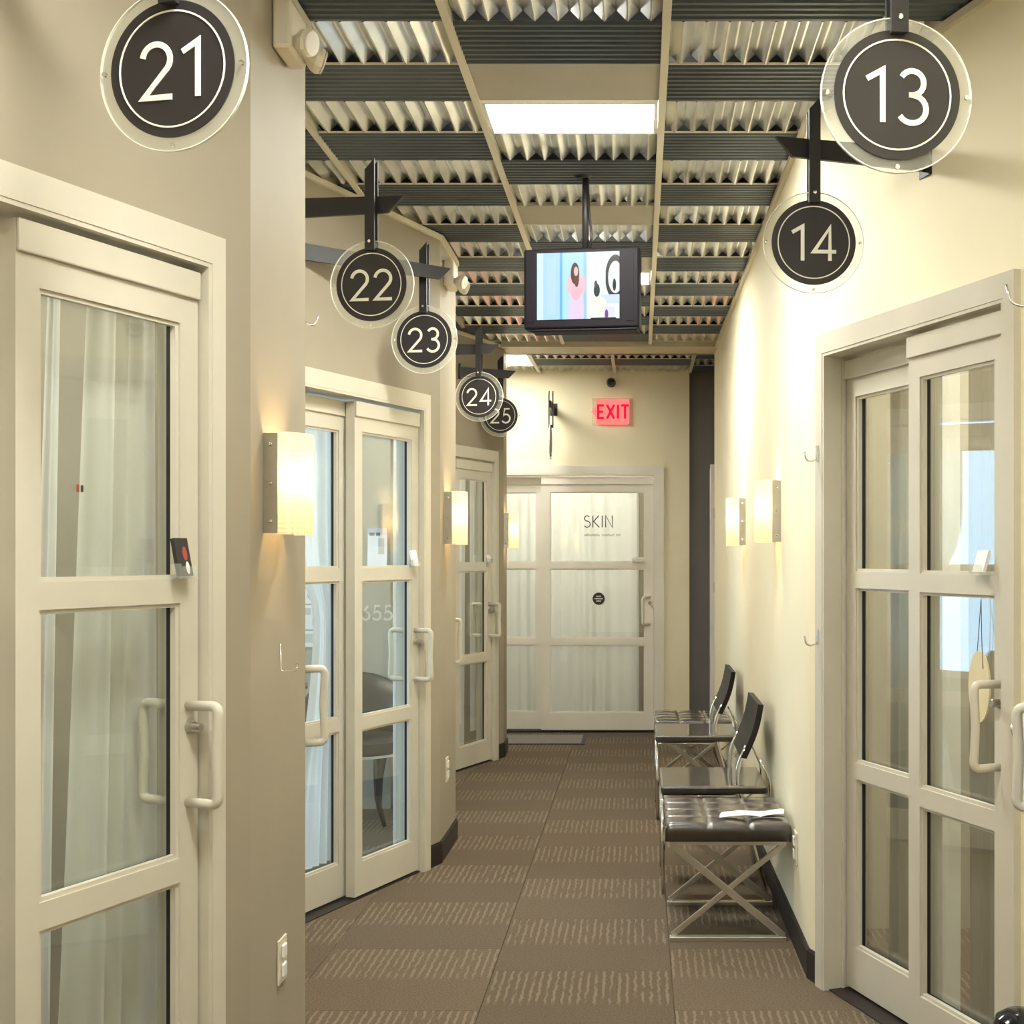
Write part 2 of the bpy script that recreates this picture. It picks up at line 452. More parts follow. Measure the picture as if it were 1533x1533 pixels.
# ------------------------------------------------------------------ stroke lettering
def arc(cx, cy, rx, a0, a1, ry=None, n=14):
    ry = rx if ry is None else ry
    return [(cx + rx * math.cos(math.radians(a0 + (a1 - a0) * k / n)), cy + ry * math.sin(math.radians(a0 + (a1 - a0) * k / n))) for k in range(n + 1)]
GLYPH = {
    '1': (0.42, [[(0.02, 0.80), (0.32, 0.97), (0.32, 0.0)]]),
    '2': (0.62, [arc(0.31, 0.70, 0.27, 172, -38) + [(0.06, 0.03), (0.62, 0.03)]]),
    '3': (0.60, [arc(0.28, 0.745, 0.225, 150, -90) + [(0.22, 0.52)], [(0.22, 0.52)] + arc(0.28, 0.26, 0.27, 90, -150, 0.26)]),
    '4': (0.68, [[(0.50, 0.0), (0.50, 0.94), (0.04, 0.26), (0.68, 0.26)]]),
    '5': (0.60, [[(0.54, 0.97), (0.20, 0.97), (0.13, 0.54)] + arc(0.28, 0.31, 0.29, 118, -150, 0.29)]),
    '6': (0.60, [[(0.46, 0.97), (0.07, 0.42)], arc(0.30, 0.29, 0.27, 0, 360, 0.27, 20)]),
    'S': (0.55, [arc(0.28, 0.76, 0.22, 35, 270, 0.22) + arc(0.28, 0.27, 0.26, 88, -150, 0.26)]),
    'K': (0.60, [[(0.05, 0), (0.05, 1)], [(0.56, 1), (0.08, 0.47)], [(0.08, 0.53), (0.60, 0)]]),
    'I': (0.14, [[(0.07, 0), (0.07, 1)]]),
    'N': (0.66, [[(0.05, 0), (0.05, 1), (0.61, 0.0), (0.61, 1)]]),
    'E': (0.50, [[(0.48, 0.95), (0.06, 0.95), (0.06, 0.05), (0.48, 0.05)], [(0.06, 0.5), (0.42, 0.5)]]),
    'X': (0.60, [[(0.04, 0), (0.56, 1)], [(0.04, 1), (0.56, 0)]]),
    'T': (0.56, [[(0.0, 0.95), (0.56, 0.95)], [(0.28, 0.95), (0.28, 0)]]),
}
def ribbon(bm, pts, wd, y0, y1):
    P = [Vector((x, z)) for x, z in pts]
    q = [P[0]]
    for p in P[1:]:
        if (p - q[-1]).length > 1e-5: q.append(p)
    P = q; L, R = [], []
    for i, p in enumerate(P):
        d1 = (p - P[i - 1]).normalized() if i > 0 else (P[1] - P[0]).normalized()
        d2 = (P[i + 1] - p).normalized() if i < len(P) - 1 else d1
        n1 = Vector((-d1.y, d1.x)); n2 = Vector((-d2.y, d2.x))
        nn = (n1 + n2); nn = nn.normalized() if nn.length > 1e-4 else n1
        k = min(1.0 / max(0.25, nn.dot(n1)), 2.2)
        L.append(p + nn * wd / 2 * k); R.append(p - nn * wd / 2 * k)
    rows = []
    for l, r in zip(L, R):
        rows.append([bm.verts.new((l.x, y0, l.y)), bm.verts.new((r.x, y0, r.y)), bm.verts.new((r.x, y1, r.y)), bm.verts.new((l.x, y1, l.y))])
    for a, b in zip(rows[:-1], rows[1:]):
        for k in range(4):
            bm.faces.new((a[k], a[(k + 1) % 4], b[(k + 1) % 4], b[k]))
    bm.faces.new(rows[0][::-1]); bm.faces.new(rows[-1])

def letters(text, size, cx, cz, y0, m, parent, stroke=0.105, gap=0.17, name='numeral', depth=0.0015, single=False, widthk=1.0):
    wds = [GLYPH[c][0] if c in GLYPH else 0.4 for c in text]
    tot = sum(wds) + gap * (len(text) - 1)
    x = -tot / 2; bmj = bmesh.new() if single else None
    for c, wd in zip(text, wds):
        bm = bmj if single else bmesh.new()
        for st in GLYPH[c][1]:
            ribbon(bm, [(cx + (x + px) * size * widthk, cz + (pz - 0.5) * size) for px, pz in st], stroke * size, y0, y0 - depth)
        if not single: bm_obj(name, bm, m, parent)
        x += wd + gap
    if single: bm_obj(name, bmj, m, parent)

# ------------------------------------------------------------------ plan
def V2(x, y): return Vector((x, y))
b0, c0 = V2(-0.930, 2.977), V2(-0.930, 3.465)
b1, c1 = V2(-0.923, 5.763), V2(-0.925, 6.267)
b2, c2 = V2(-0.960, 8.807), V2(-0.966, 9.07)
m0 = V2(-1.370, 1.828); m1 = V2(-1.370, 4.614); m2 = V2(-1.455, 7.537)
aL = V2(-0.930, 0.68)
bR = V2(0.575, 4.195); mR = V2(1.015, 3.046); aR = V2(0.575, 1.72)
eR = V2(0.548, 9.07)
FAR = 10.08

def wall(name, P, Q, m, opening=None, th=0.12, z1=H + 0.06, ext0=0.0, ext1=0.0):
    d = Q - P; L = d.length; ang = math.atan2(d.y, d.x)
    a, b = -ext0, L + ext1
    if opening:
        u0, u1, h = opening
        poly = [(a, 0), (u0, 0), (u0, h), (u1, h), (u1, 0), (b, 0), (b, z1), (a, z1)]
    else:
        poly = [(a, 0), (b, 0), (b, z1), (a, z1)]
    o = prism(name, poly, 0, th, m)
    o.location = (P.x, P.y, 0); o.rotation_euler = (0, 0, ang)
    o['kind'] = 'structure'
    return o, ang, L

OPEN_H = 2.085
# left side, all faces look toward the corridor when walked with the corridor on the right: P = viewer's left end
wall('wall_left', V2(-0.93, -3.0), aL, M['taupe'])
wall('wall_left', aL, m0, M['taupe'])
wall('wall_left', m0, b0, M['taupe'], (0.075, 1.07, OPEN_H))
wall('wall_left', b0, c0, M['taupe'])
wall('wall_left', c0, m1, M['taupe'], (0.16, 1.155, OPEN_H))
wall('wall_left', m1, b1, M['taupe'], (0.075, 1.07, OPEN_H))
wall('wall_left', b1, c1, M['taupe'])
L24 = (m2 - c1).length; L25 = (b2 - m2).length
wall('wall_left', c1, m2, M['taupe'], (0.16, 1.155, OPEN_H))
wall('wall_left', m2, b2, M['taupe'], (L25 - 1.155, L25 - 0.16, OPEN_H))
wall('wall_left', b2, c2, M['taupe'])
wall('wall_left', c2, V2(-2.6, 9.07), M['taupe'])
# right side (viewer's left end is the far end)
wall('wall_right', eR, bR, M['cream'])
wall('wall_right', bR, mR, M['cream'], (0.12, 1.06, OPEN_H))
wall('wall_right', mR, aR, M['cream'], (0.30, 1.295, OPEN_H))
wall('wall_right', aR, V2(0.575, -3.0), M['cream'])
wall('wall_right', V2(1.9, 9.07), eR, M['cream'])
# far end
FX0 = -2.6
wall('wall_far', V2(FX0, FAR), V2(0.406, FAR), M['cream'], (-1.70 - FX0, 0.130 - FX0, OPEN_H))
wall('wall_far', V2(0.406, FAR + 0.03), V2(1.9, FAR + 0.03), M['charcoal'])
wall('wall_back', V2(0.7, -3.0), V2(-1.05, -3.0), M['cream'])
box('wall_left', -2.72, -2.6, 9.07, 10.2, 0, H + 0.06, M['cream'])['kind'] = 'structure'
box('wall_right', 1.9, 2.02, 9.07, 10.3, 0, H + 0.06, M['charcoal'])['kind'] = 'structure'

# floor and carpet tiles
fl = box('floor', -4.2, 3.6, -3.2, 13.2, -0.10, -0.008, M['floor']); fl['kind'] = 'structure'
T = 0.61
bm = bmesh.new(); add_box(bm, -T / 2 + 0.0008, T / 2 - 0.0008, -T / 2 + 0.0008, T / 2 - 0.0008, -0.007, 0.0)
bmesh.ops.bevel(bm, geom=[e for e in bm.edges if all(v.co.z > -0.001 for v in e.verts)], offset=0.0012, segments=1, affect='EDGES')
tile_me = bpy.data.meshes.new('carpet_tile'); bmesh.ops.recalc_face_normals(bm, faces=bm.faces); bm.to_mesh(tile_me); bm.free()
tile_me.materials.append(M['carpet'])
for ci in range(-2, 3):
    cx = -0.195 + ci * T
    for r in range(-3, 18):
        cy = 0.30 + r * T + (0.24 if ci % 2 else 0.0)
        if cy > FAR - 0.2 or cy < -2.4: continue
        if cx < -1.3 and cy > 9.0: pass
        o = bpy.data.objects.new('carpet_tile', tile_me); C.objects.link(o)
        o.location = (cx, cy, 0); o.parent = fl

# ceiling
ce = box('ceiling', -4.2, 3.6, -3.2, 13.2, H + 0.075, H + 0.13, M['slab']); ce['kind'] = 'structure'
D = 0.305
def corr_mesh(name, wd, nr):
    bm = bmesh.new(); y0, y1 = -D / 2 + 0.004, D / 2 - 0.004
    prof = []
    p = wd / nr
    for i in range(nr):
        x = -wd / 2 + i * p
        prof += [(x, 0.029), (x + p * 0.08, 0.029), (x + p * 0.50, 0.001), (x + p * 0.56, 0.001)]
    prof.append((wd / 2, 0.029))
    a = [bm.verts.new((x, y0, z)) for x, z in prof]; b = [bm.verts.new((x, y1, z)) for x, z in prof]
    a2 = [bm.verts.new((x, y0, z + 0.0015)) for x, z in prof]; b2_ = [bm.verts.new((x, y1, z + 0.0015)) for x, z in prof]
    for i in range(len(prof) - 1):
        bm.faces.new((a[i], b[i], b[i + 1], a[i + 1])); bm.faces.new((a2[i], a2[i + 1], b2_[i + 1], b2_[i]))
        bm.faces.new((a[i], a[i + 1], a2[i + 1], a2[i])); bm.faces.new((b[i], b2_[i], b2_[i + 1], b[i + 1]))
    bmesh.ops.recalc_face_normals(bm, faces=bm.faces)
    me = bpy.data.meshes.new(name); bm.to_mesh(me); bm.free(); me.materials.append(M['galv']); return me
def rib_mesh(name, wd, nr=9):
    bm = bmesh.new(); x0, x1 = -wd / 2, wd / 2; prof = []
    p = (D - 0.002) / nr
    for i in range(nr):
        y = -D / 2 + 0.001 + i * p
        prof += [(y, 0.006), (y + p * 0.35, 0.006), (y + p * 0.5, 0.0), (y + p * 0.85, 0.0)]
    prof.append((D / 2 - 0.001, 0.006))
    a = [bm.verts.new((x0, y, z)) for y, z in prof]; b = [bm.verts.new((x1, y, z)) for y, z in prof]
    for i in range(len(prof) - 1):
        bm.faces.new((a[i], a[i + 1], b[i + 1], b[i]))
    for f in bm.faces:
        if f.normal.z > 0: f.normal_flip()
    me = bpy.data.meshes.new(name); bm.to_mesh(me); bm.free(); me.materials.append(M['darkrib']); return me
corr = corr_mesh('corrugated_panel', T - 0.026, 9)
ribm = rib_mesh('ribbed_panel', T - 0.02)
bm = bmesh.new(); add_box(bm, -T / 2 + 0.012, T / 2 - 0.012, -D / 2 + 0.004, D / 2 - 0.004, 0.004, 0.02)
plain = bpy.data.meshes.new('flat_panel'); bmesh.ops.recalc_face_normals(bm, faces=bm.faces); bm.to_mesh(plain); bm.free(); plain.materials.append(M['plainp'])
def put(me, nm, x, y, parent=ce):
    o = bpy.data.objects.new(nm, me); C.objects.link(o); o.location = (x, y, H); o.parent = parent; return o
XT = 0.076            # a grid tee; the others lie every 0.61 m
Y0 = 3.47             # row k starts at Y0 + k*D
LAMPS = [2, 10, -6, -14]
lamp_rows = set()
for k in range(-19, 18):
    yc = Y0 + (k + 0.5) * D
    if yc < -2.3: continue
    if yc > 8.75: continue
    for ci in range(-3, 2):
        xc = XT + (ci + 0.5) * T
        if ci == -3 and (yc > 8.2 or yc < 0.6): continue
        if ci == 1 and (yc > 4.6 or yc < 1.2): continue
        if ci == -1:
            kk = (k - 2) % 8
            if k in LAMPS: continue
            if k in (1, 6, 9, -7, -15): put(plain, 'flat_panel', xc, yc); continue
            put(corr if k % 2 else ribm, 'corrugated_panel' if k % 2 else 'ribbed_panel', xc, yc)
        else:
            put(ribm if k % 2 else corr, 'ribbed_panel' if k % 2 else 'corrugated_panel', xc, yc)
for ci in (-2, -1, 0, 1):
    x = XT + ci * T
    ya, yb = (-2.4, 8.72) if ci in (-1, 0) else ((0.7, 8.1) if ci == -2 else (1.3, 4.4))
    box('grid_tee', x - 0.012, x + 0.012, ya, yb, H - 0.006, H + 0.03, M['tee'], ce)
for k in range(-17, 18, 2):
    y = Y0 + k * D
    box('cross_tee', XT - T + 0.012, XT - 0.012, y - 0.002, y + 0.002, H + 0.002, H + 0.008, M['tee'], ce)
    box('cross_tee', XT + 0.012, (XT + T) if y < 4.4 else 0.56, y - 0.002, y + 0.002, H + 0.002, H + 0.008, M['tee'], ce)
    box('cross_tee', -1.14, XT - T - 0.012, y - 0.002, y + 0.002, H + 0.002, H + 0.008, M['tee'], ce)
box('soffit_band', -0.97, 0.56, 8.74, 9.09, H - 0.02, H + 0.07, M['bandp'], ce)
box('soffit_band', -2.6, 1.9, 9.06, 9.10, H - 0.02, H + 0.07, M['bandp'], ce)
# end bay of the ceiling
for i, xc in enumerate((-1.725, -1.115, -0.505, 0.105, 0.715)):
    for r in range(3):
        yc = 9.10 + (r + 0.5) * 0.325
        if i == 1 and r < 2: continue
        rib = (r == 1) if i != 4 else (r != 1)
        put(ribm if rib else corr, 'ribbed_panel' if rib else 'corrugated_panel', xc, yc)
    if i > 0: box('grid_tee', xc - T / 2 - 0.012, xc - T / 2 + 0.012, 9.10, FAR, H - 0.008, H + 0.03, M['tee'], ce)
box('grid_tee', 1.02 - 0.012, 1.02 + 0.012, 9.10, FAR, H - 0.008, H + 0.03, M['tee'], ce)
for y in (9.10 + 0.325, 9.10 + 0.65):
    box('cross_tee', -2.0, 1.0, y - 0.002, y + 0.002, H + 0.002, H + 0.008, M['tee'], ce)

def ceiling_light(xc, yc, wd, dp, label, m=M['lamp'], z=H, grp='recessed ceiling lights'):
    t = thing('ceiling_light', label, 'ceiling light', (xc, yc, z), 0, grp)
    grid_panel('frame', [-wd / 2, -wd / 2 + 0.012, wd / 2 - 0.012, wd / 2], [0, 1, 2, 3], {(1, 1)}, 0, 1, M['white'], t)
    o = t.children[0]
    zz = [-dp / 2, -dp / 2 + 0.012, dp / 2 - 0.012, dp / 2]
    for v in o.data.vertices:
        j = int(round(v.co.z)); yy = v.co.y
        v.co = Vector((v.co.x, zz[j], 0.015 if yy > 0.5 else -0.004))
    o.data.flip_normals() if False else None
    box('diffuser', -wd / 2 + 0.013, wd / 2 - 0.013, -dp / 2 + 0.013, dp / 2 - 0.013, 0.001, 0.012, m, t)
    return t
xm = XT - T / 2
for k, lb in zip(LAMPS, ('bright white rectangular ceiling light nearest in view, above the television', 'bright ceiling light hidden behind the hanging television', 'ceiling light overhead near the viewer, out of view', 'ceiling light behind the viewer, out of view')):
    ceiling_light(xm, Y0 + (k + 0.5) * D, T - 0.03, D - 0.008, lb)
ceiling_light(-1.115, 9.10 + 0.325, T - 0.03, 0.62, 'small bright ceiling light at the far end above the room 25 sign', M['lampfar'])

# wall-to-ceiling angle trims
def strip(name, P, Q, y0, y1, z0, z1, m, e0=0.0, e1=0.0, parent=None):
    d = Q - P; o = box(name, -e0, d.length + e1, y0, y1, z0, z1, m, parent)
    o.location = (P.x, P.y, 0); o.rotation_euler = (0, 0, math.atan2(d.y, d.x)); return o
tn = 0
for P, Q in ((m0, b0), (b0, c0), (c0, m1), (m1, b1), (b1, c1), (c1, m2), (m2, b2), (b2, V2(-0.965, 8.73)), (V2(0.549, 8.73), bR), (bR, mR), (mR, aR)):
    tn += 1
    o = strip('trim_%d' % tn, P, Q, -0.018, 0.0, H - 0.028, H - 0.006, M['tee']); o['kind'] = 'structure'
# baseboards
def bb(side, P, Q, u0=None, u1=None, e0=0.0, e1=0.0):
    d = (Q - P); L = d.length; dn = d / L
    a = P + dn * (0 if u0 is None else u0); b = P + dn * (L if u1 is None else u1)
    o = strip('baseboard_' + side, a, b, -0.011, 0.0, 0.0, 0.100, M['base'], e0, e1); o['kind'] = 'structure'
    bmx = bmesh.new(); bmx.from_mesh(o.data)
    bmesh.ops.bevel(bmx, geom=[e for e in bmx.edges if all(v.co.z > 0.09 and v.co.y < -0.005 for v in e.verts)], offset=0.006, segments=2, affect='EDGES')
    bmx.to_mesh(o.data); bmx.free()
L1 = (b0 - m0).length
bb('left', m0, b0, L1 - 0.112, None, 0, 0.004); bb('left', b0, c0, None, None, 0.003, 0.004); bb('left', c0, m1, 0, 0.112)
L2 = (b1 - m1).length
bb('left', m1, b1, L2 - 0.112, None, 0, 0.004); bb('left', b1, c1, None, None, 0.003, 0.004); bb('left', c1, m2, 0, 0.112)
bb('left', m2, b2, L25 - 0.112, None, 0, 0.004); bb('left', b2, c2, None, None, 0.003, 0.0)
bb('right', eR, bR, None, None, 0.0, 0.003); bb('right', bR, mR, 0, 0.070)
bb('far', V2(0.205, FAR), V2(0.406, FAR)); bb('far', V2(0.406, FAR + 0.03), V2(1.9, FAR + 0.03))

# ------------------------------------------------------------------ doors
ZR = [0.012, 0.150, 0.698, 0.752, 1.318, 1.372, 1.940, 2.062]
def pull(parent, u, yface, m, inner=False, z0=0.872, z1=1.088, off=0.0):
    s = 1 if inner else -1
    o_ = 0.085
    pts = fillet([(u, yface, z1), (u + off, yface + s * o_, z1 + 0.002), (u + off, yface + s * (o_ - 0.006), (z0 + z1) / 2), (u + off, yface + s * o_, z0 - 0.002), (u, yface, z0)], 0.022, 5)
    tube('handle', pts, 0.0115, m, parent, 12)
def leaf(parent, u0, u1, yf, m, stile=0.056, handle=None, fm=None):
    th = 0.042
    lf = grid_panel('leaf', [u0, u0 + stile, u1 - stile, u1], ZR, {(1, 1), (1, 3), (1, 5)}, yf, yf + th, m, parent)
    for j in (1, 3, 5):
        a, b, z0, z1 = u0 + stile, u1 - stile, ZR[j], ZR[j + 1]
        ring_frame('glazing_bead', a, b, z0, z1, 0.009, yf + 0.006, yf + 0.020, m, lf)
        ring_frame('gasket', a, b, z0, z1, 0.0055, yf + 0.0205, yf + 0.034, M['gasket'], lf)
        box('glass_pane', a + 0.001, b - 0.001, yf + 0.0345, yf + 0.0395, z0 + 0.001, z1 - 0.001, M['glass'], lf)
    # top track cover that stands proud of the leaf
    box('track_cover', u0, u1, yf - 0.010, yf - 0.0005, 2.000, 2.062, m, lf, 0.003)
    if handle is not None:
        pull(lf, handle, yf, m, off=-0.055 if stile > 0.06 else 0.0); pull(lf, handle, yf + th, m, inner=True)
        o = lathe('lock', [(0.0, -0.034), (0.009, -0.034), (0.011, -0.028), (0.011, -0.012), (0.015, -0.010), (0.015, 0.0), (0.0, 0.0)], M['brush'], lf, 16, 'Y')
        o.location = (handle + 0.004, yf, 1.04)
    return lf
def door(n, P, ang, opening, front, rear, hu, label, m=M['frame'], cw=0.045, stile=0.056, proud=0.022):
    t = empty('door_%d' % n, (P.x, P.y, 0), ang); t['kind'] = 'structure'; t['label'] = label
    u0, u1 = opening; top = OPEN_H
    poly = [(u0 - cw, 0), (u0, 0), (u0, top), (u1, top), (u1, 0), (u1 + cw, 0), (u1 + cw, top + 0.066), (u0 - cw, top + 0.066)]
    prism('casing', poly, -proud, 0.0, m, t)
    j = 0.010
    poly = [(u0, 0), (u0 + j, 0), (u0 + j, top - j), (u1 - j, top - j), (u1 - j, 0), (u1, 0), (u1, top), (u0, top)]
    prism('jamb', poly, -proud + 0.002, 0.125, m, t)
    box('stop', u0 + j, u0 + j + 0.006, 0.046, 0.056, 0.0, top - j, m, t)
    box('threshold', u0, u1, 0.0, 0.12, 0.0, 0.004, M['base'], t)
    f = leaf(t, front[0], front[1], 0.006, m, stile, hu)
    r = leaf(t, rear[0], rear[1], 0.064, m, stile)
    return t, f, r
def ang(P, Q): d = Q - P; return math.atan2(d.y, d.x)
d21 = door(1, m0, ang(m0, b0), (0.075, 1.07), (0.555, 1.054), (0.087, 0.585), 1.022, 'cream sliding glass door under the room 21 sign')
d22 = door(2, c0, ang(c0, m1), (0.16, 1.155), (0.176, 0.675), (0.645, 1.143), 0.208, 'sliding door hidden round the near left pillar, only its pull handle shows', proud=0.008)
d23 = door(3, m1, ang(m1, b1), (0.075, 1.07), (0.555, 1.054), (0.087, 0.585), 1.022, 'cream sliding glass door under the room 22 and 23 signs')
d24 = door(4, c1, ang(c1, m2), (0.16, 1.155), (0.176, 0.675), (0.645, 1.143), 0.208, 'sliding door hidden round the second left pillar, only its pull handle shows', proud=0.008)
d25 = door(5, m2, ang(m2, b2), (L25 - 1.155, L25 - 0.16), (L25 - 0.675, L25 - 0.176), (L25 - 1.143, L25 - 0.645), L25 - 0.208, 'narrow-looking sliding glass door under the room 24 and 25 signs')
d13 = door(6, bR, ang(bR, mR), (0.12, 1.06), (0.586, 1.046), (0.132, 0.610), 1.016, 'cream sliding glass door at the right edge under the room 13 sign')
d12 = door(7, mR, ang(mR, aR), (0.30, 1.295), (0.316, 0.815), (0.785, 1.283), 0.348, 'sliding door at the very right edge, its pull handle in view')
dsk = door(8, V2(FX0, FAR), 0.0, (-1.70 - FX0, 0.130 - FX0), (-0.795 - FX0, 0.117 - FX0), (-1.688 - FX0, -0.765 - FX0), 0.083 - FX0, 'white sliding glass door in the far wall lettered SKIN', M['framew'], 0.07, 0.072)

# SKIN lettering and sticker on the far door
lf = dsk[1]; uS = -FX0; yp = 0.006 + 0.033
letters('SKIN', 0.096, (895.5 - 957) / 184.8 + uS, 1.423 + (832 - 780.5) / 184.8, yp, M['ink'], lf, 0.085, 0.17, 'lettering', 0.001)
bm = bmesh.new()
rnd = random.Random(3)
x = (875 - 957) / 184.8 + uS
zc = 1.423 + (832 - 801) / 184.8
for wgt in (0.125, 0.095, 0.035):
    xe = x + wgt
    while x < xe - 0.006:
        h_ = rnd.choice((0.010, 0.013, 0.018))
        ribbon(bm, [(x, zc - 0.008), (x + 0.001, zc - 0.008 + h_), (x + 0.0075, zc - 0.008 + h_ * 0.9), (x + 0.0072, zc - 0.008)], 0.0022, yp, yp - 0.001)
        x += 0.0125
    x = xe + 0.018
o = bm_obj('small_print', bm, M['ink'], lf); o['kind'] = 'stuff'
st = lathe('round_sticker', [(0.0, 0.0), (0.056, 0.0), (0.056, 0.001), (0.0, 0.001)], M['white'], lf, 32, 'Y'); st.location = ((896 - 957) / 184.8 + uS, yp - 0.001, 1.423 + (832 - 896.5) / 184.8)
st2 = lathe('round_sticker', [(0.0, 0.0), (0.050, 0.0), (0.050, 0.001), (0.0, 0.001)], M['black'], lf, 32, 'Y'); st2.location = (st.location.x, yp - 0.0022, st.location.z)
for dz, hw in ((0.019, 0.020), (0.0, 0.034), (-0.019, 0.020)):
    box('sticker_line', st.location.x - hw, st.location.x + hw, yp - 0.0032, yp - 0.0023, st.location.z + dz - 0.005, st.location.z + dz + 0.005, M['decal'], lf)

# small red and blue decal on the nearest left door (the square code above it is left out)
f = d21[1]
box('red_decal', 0.735, 0.741, 0.0375, 0.0385, 1.553, 1.568, M['red'], f)
box('blue_decal', 0.746, 0.752, 0.0375, 0.0385, 1.553, 1.567, M['ink'], f)

# ------------------------------------------------------------------ studios behind the doors
def struct(o): o['kind'] = 'structure'; return o
RC = 2.78
struct(box('wall_studio', -3.9, -3.78, -0.5, 9.07, 0, RC, M['room']))
for y0, x1 in ((1.76, -1.40), (3.17, -0.99), (4.56, -1.42), (7.00, -1.40)):
    struct(box('wall_studio', -3.78, x1, y0, y0 + 0.09, 0, RC, M['room']))
cs_l = struct(slab('ceiling_studio', [(-3.9, -0.5), (-1.03, -0.5)] + [(p.x - 0.10, p.y) for p in (aL, m0, b0, c0, m1, b1, c1, m2, b2)] + [(-1.06, 9.06), (-3.9, 9.06)], RC + 0.001, RC + 0.03, M['room']))
# strips of ceiling directly behind the angled walls
struct(box('wall_studio', 3.2, 3.32, 0.2, 9.0, 0, RC, M['room']))
for y0, x0 in ((3.0, 1.15), (4.75, 0.72)):
    struct(box('wall_studio', x0, 3.2, y0, y0 + 0.09, 0, RC, M['room']))
cs_r = struct(slab('ceiling_studio', [(3.32, 0.2), (3.32, 9.0), (0.66, 9.0)] + [(p.x + 0.10, p.y) for p in (bR, mR, aR)] + [(0.675, 0.2)], RC + 0.001, RC + 0.03, M['room']))
struct(box('wall_studio', -2.9, 1.2, 12.4, 12.5, 0, RC, M['room']))
struct(box('wall_studio', -2.9, -2.8, 10.22, 12.4, 0, RC, M['room']))
struct(box('wall_studio', 1.1, 1.2, 10.25, 12.4, 0, RC, M['room']))
cs_f = struct(box('ceiling_studio', -2.9, 1.2, 10.22, 12.5, RC + 0.001, RC + 0.03, M['room']))
def room_fill(parent, x, y, k=1.0):  # unseen glowing panel, added to brighten a studio and its curtains
    box('fill_panel', x - 0.6, x + 0.6, y - 0.15, y + 0.15, RC - 0.006, RC, emit('studio_fill_glow', (1.0, 0.95, 0.84), ROOM_FILL * k), parent)
room_fill(cs_l, -2.3, 2.5, 1.5); room_fill(cs_l, -2.4, 6.2); room_fill(cs_l, -2.4, 8.3, 2.0)
room_fill(cs_r, 2.0, 3.9, 2.8); room_fill(cs_f, -0.6, 11.2, 3.2)
def daywindow(n, y0, y1, m=M['day']):
    t = empty('window_%d' % n, (-3.78, (y0 + y1) / 2, 0)); t['kind'] = 'structure'
    hw = (y1 - y0) / 2
    box('pane', 0.002, 0.012, -hw, hw, 0.6, 2.5, m, t)
    for a, b, c, d in ((-hw - 0.05, -hw, 0.55, 2.55), (hw, hw + 0.05, 0.55, 2.55)):
        box('window_frame', 0.001, 0.04, a, b, c, d, M['white'], t)
    for c, d in ((0.55, 0.6), (2.5, 2.55)):
        box('window_frame', 0.001, 0.04, -hw, hw, c, d, M['white'], t)
daywindow(1, 2.05, 3.0, M['daydim']); daywindow(2, 4.8, 6.85)

def curtain(label, P, a, u0, u1, y, z0, z1, m, waves=6, amp=0.018, tie=None, seed=1, grp=None, lean=0.0, skew=0.0, nz=26):
    """hanging cloth in a door's frame; tie=(z, centre, half width) gathers it"""
    r = random.Random(seed); nu = waves * 10
    ph = [r.uniform(0.7, 1.3) for _ in range(nu + 1)]
    bm = bmesh.new(); rows = []
    for j in range(nz + 1):
        z = z0 + (z1 - z0) * j / nz
        row = []
        for i in range(nu + 1):
            s = i / nu
            u = u0 + (u1 - u0) * s
            k = 1.0
            if tie:
                tz, tc_, tw = tie
                f = math.exp(-((z - tz) / 0.22) ** 2) if z > tz else math.exp(-((z - tz) / 0.75) ** 2)
                mid = (u0 + u1) / 2
                sc_ = 1 - f * (1 - 2 * tw / (u1 - u0))
                u = (u - mid) * sc_ + mid + (tc_ - mid) * f
            u += lean * (1 - j / nz) + skew * (1 - j / nz) * (s - 0.5)
            am = amp * (0.55 + 0.45 * (1 - j / nz)) * (0.7 + 0.5 * math.sin(s * 9 + seed))
            yy = y + am * math.sin(2 * PI * waves * s + 0.6 * math.sin(3 * s * PI + seed) + 0.35 * math.sin(z * 2.2 + seed)) + 0.3 * amp * math.sin(13 * s + z)
            row.append(bm.verts.new((u, yy, z)))
        rows.append(row)
    for A, B in zip(rows[:-1], rows[1:]):
        for i in range(nu):
            bm.faces.new((A[i], A[i + 1], B[i + 1], B[i]))
    o = bm_obj('curtain', bm, m, None, smooth=True)
    o.location = (P.x, P.y, 0); o.rotation_euler = (0, 0, a)
    tag(o, label, 'curtain', grp)
    return o
A21, A23, A13, A25 = ang(m0, b0), ang(m1, b1), ang(bR, mR), ang(m2, b2)
curtain('sheer white curtain in deep folds at the right of the room 21 glass', m0, A21, 0.90, 1.10, 0.165, 0.03, 2.02, M['fold'], 5, 0.020, None, 3, None, -0.05, 0.12)
curtain('narrow twisted white curtain strip at the left of the room 21 glass', m0, A21, 0.775, 0.81, 0.155, 0.03, 2.0, M['curtain'], 2, 0.008, None, 5, None, -0.06, 0.04)
curtain('taupe drape at the right edge behind the room 21 glass', m0, A21, 1.125, 1.20, 0.165, 0.02, 2.06, M['drape'], 2, 0.012, None, 4)
curtain('blue-white curtain tied back behind the left leaf of the room 23 door', m1, A23, 0.34, 0.70, 0.165, 0.14, 2.02, M['curtain'], 6, 0.020, (1.16, 0.575, 0.055), 2, None)
curtain('narrow blue-white curtain at the right edge of the room 23 glass', m1, A23, 1.06, 1.20, 0.140, 0.05, 2.04, M['curtain'], 3, 0.008, None, 6)
curtain('pale curtain left of the dark gap behind the room 25 door', m2, A25, L25 - 0.66, L25 - 0.285, 0.145, 0.03, 2.03, M['curtain'], 4, 0.010, None, 9, None, -0.02)
curtain('pale curtain right of the dark gap behind the room 25 door', m2, A25, L25 - 0.225, L25 - 0.05, 0.145, 0.20, 2.03, M['curtain'], 3, 0.008, None, 10)
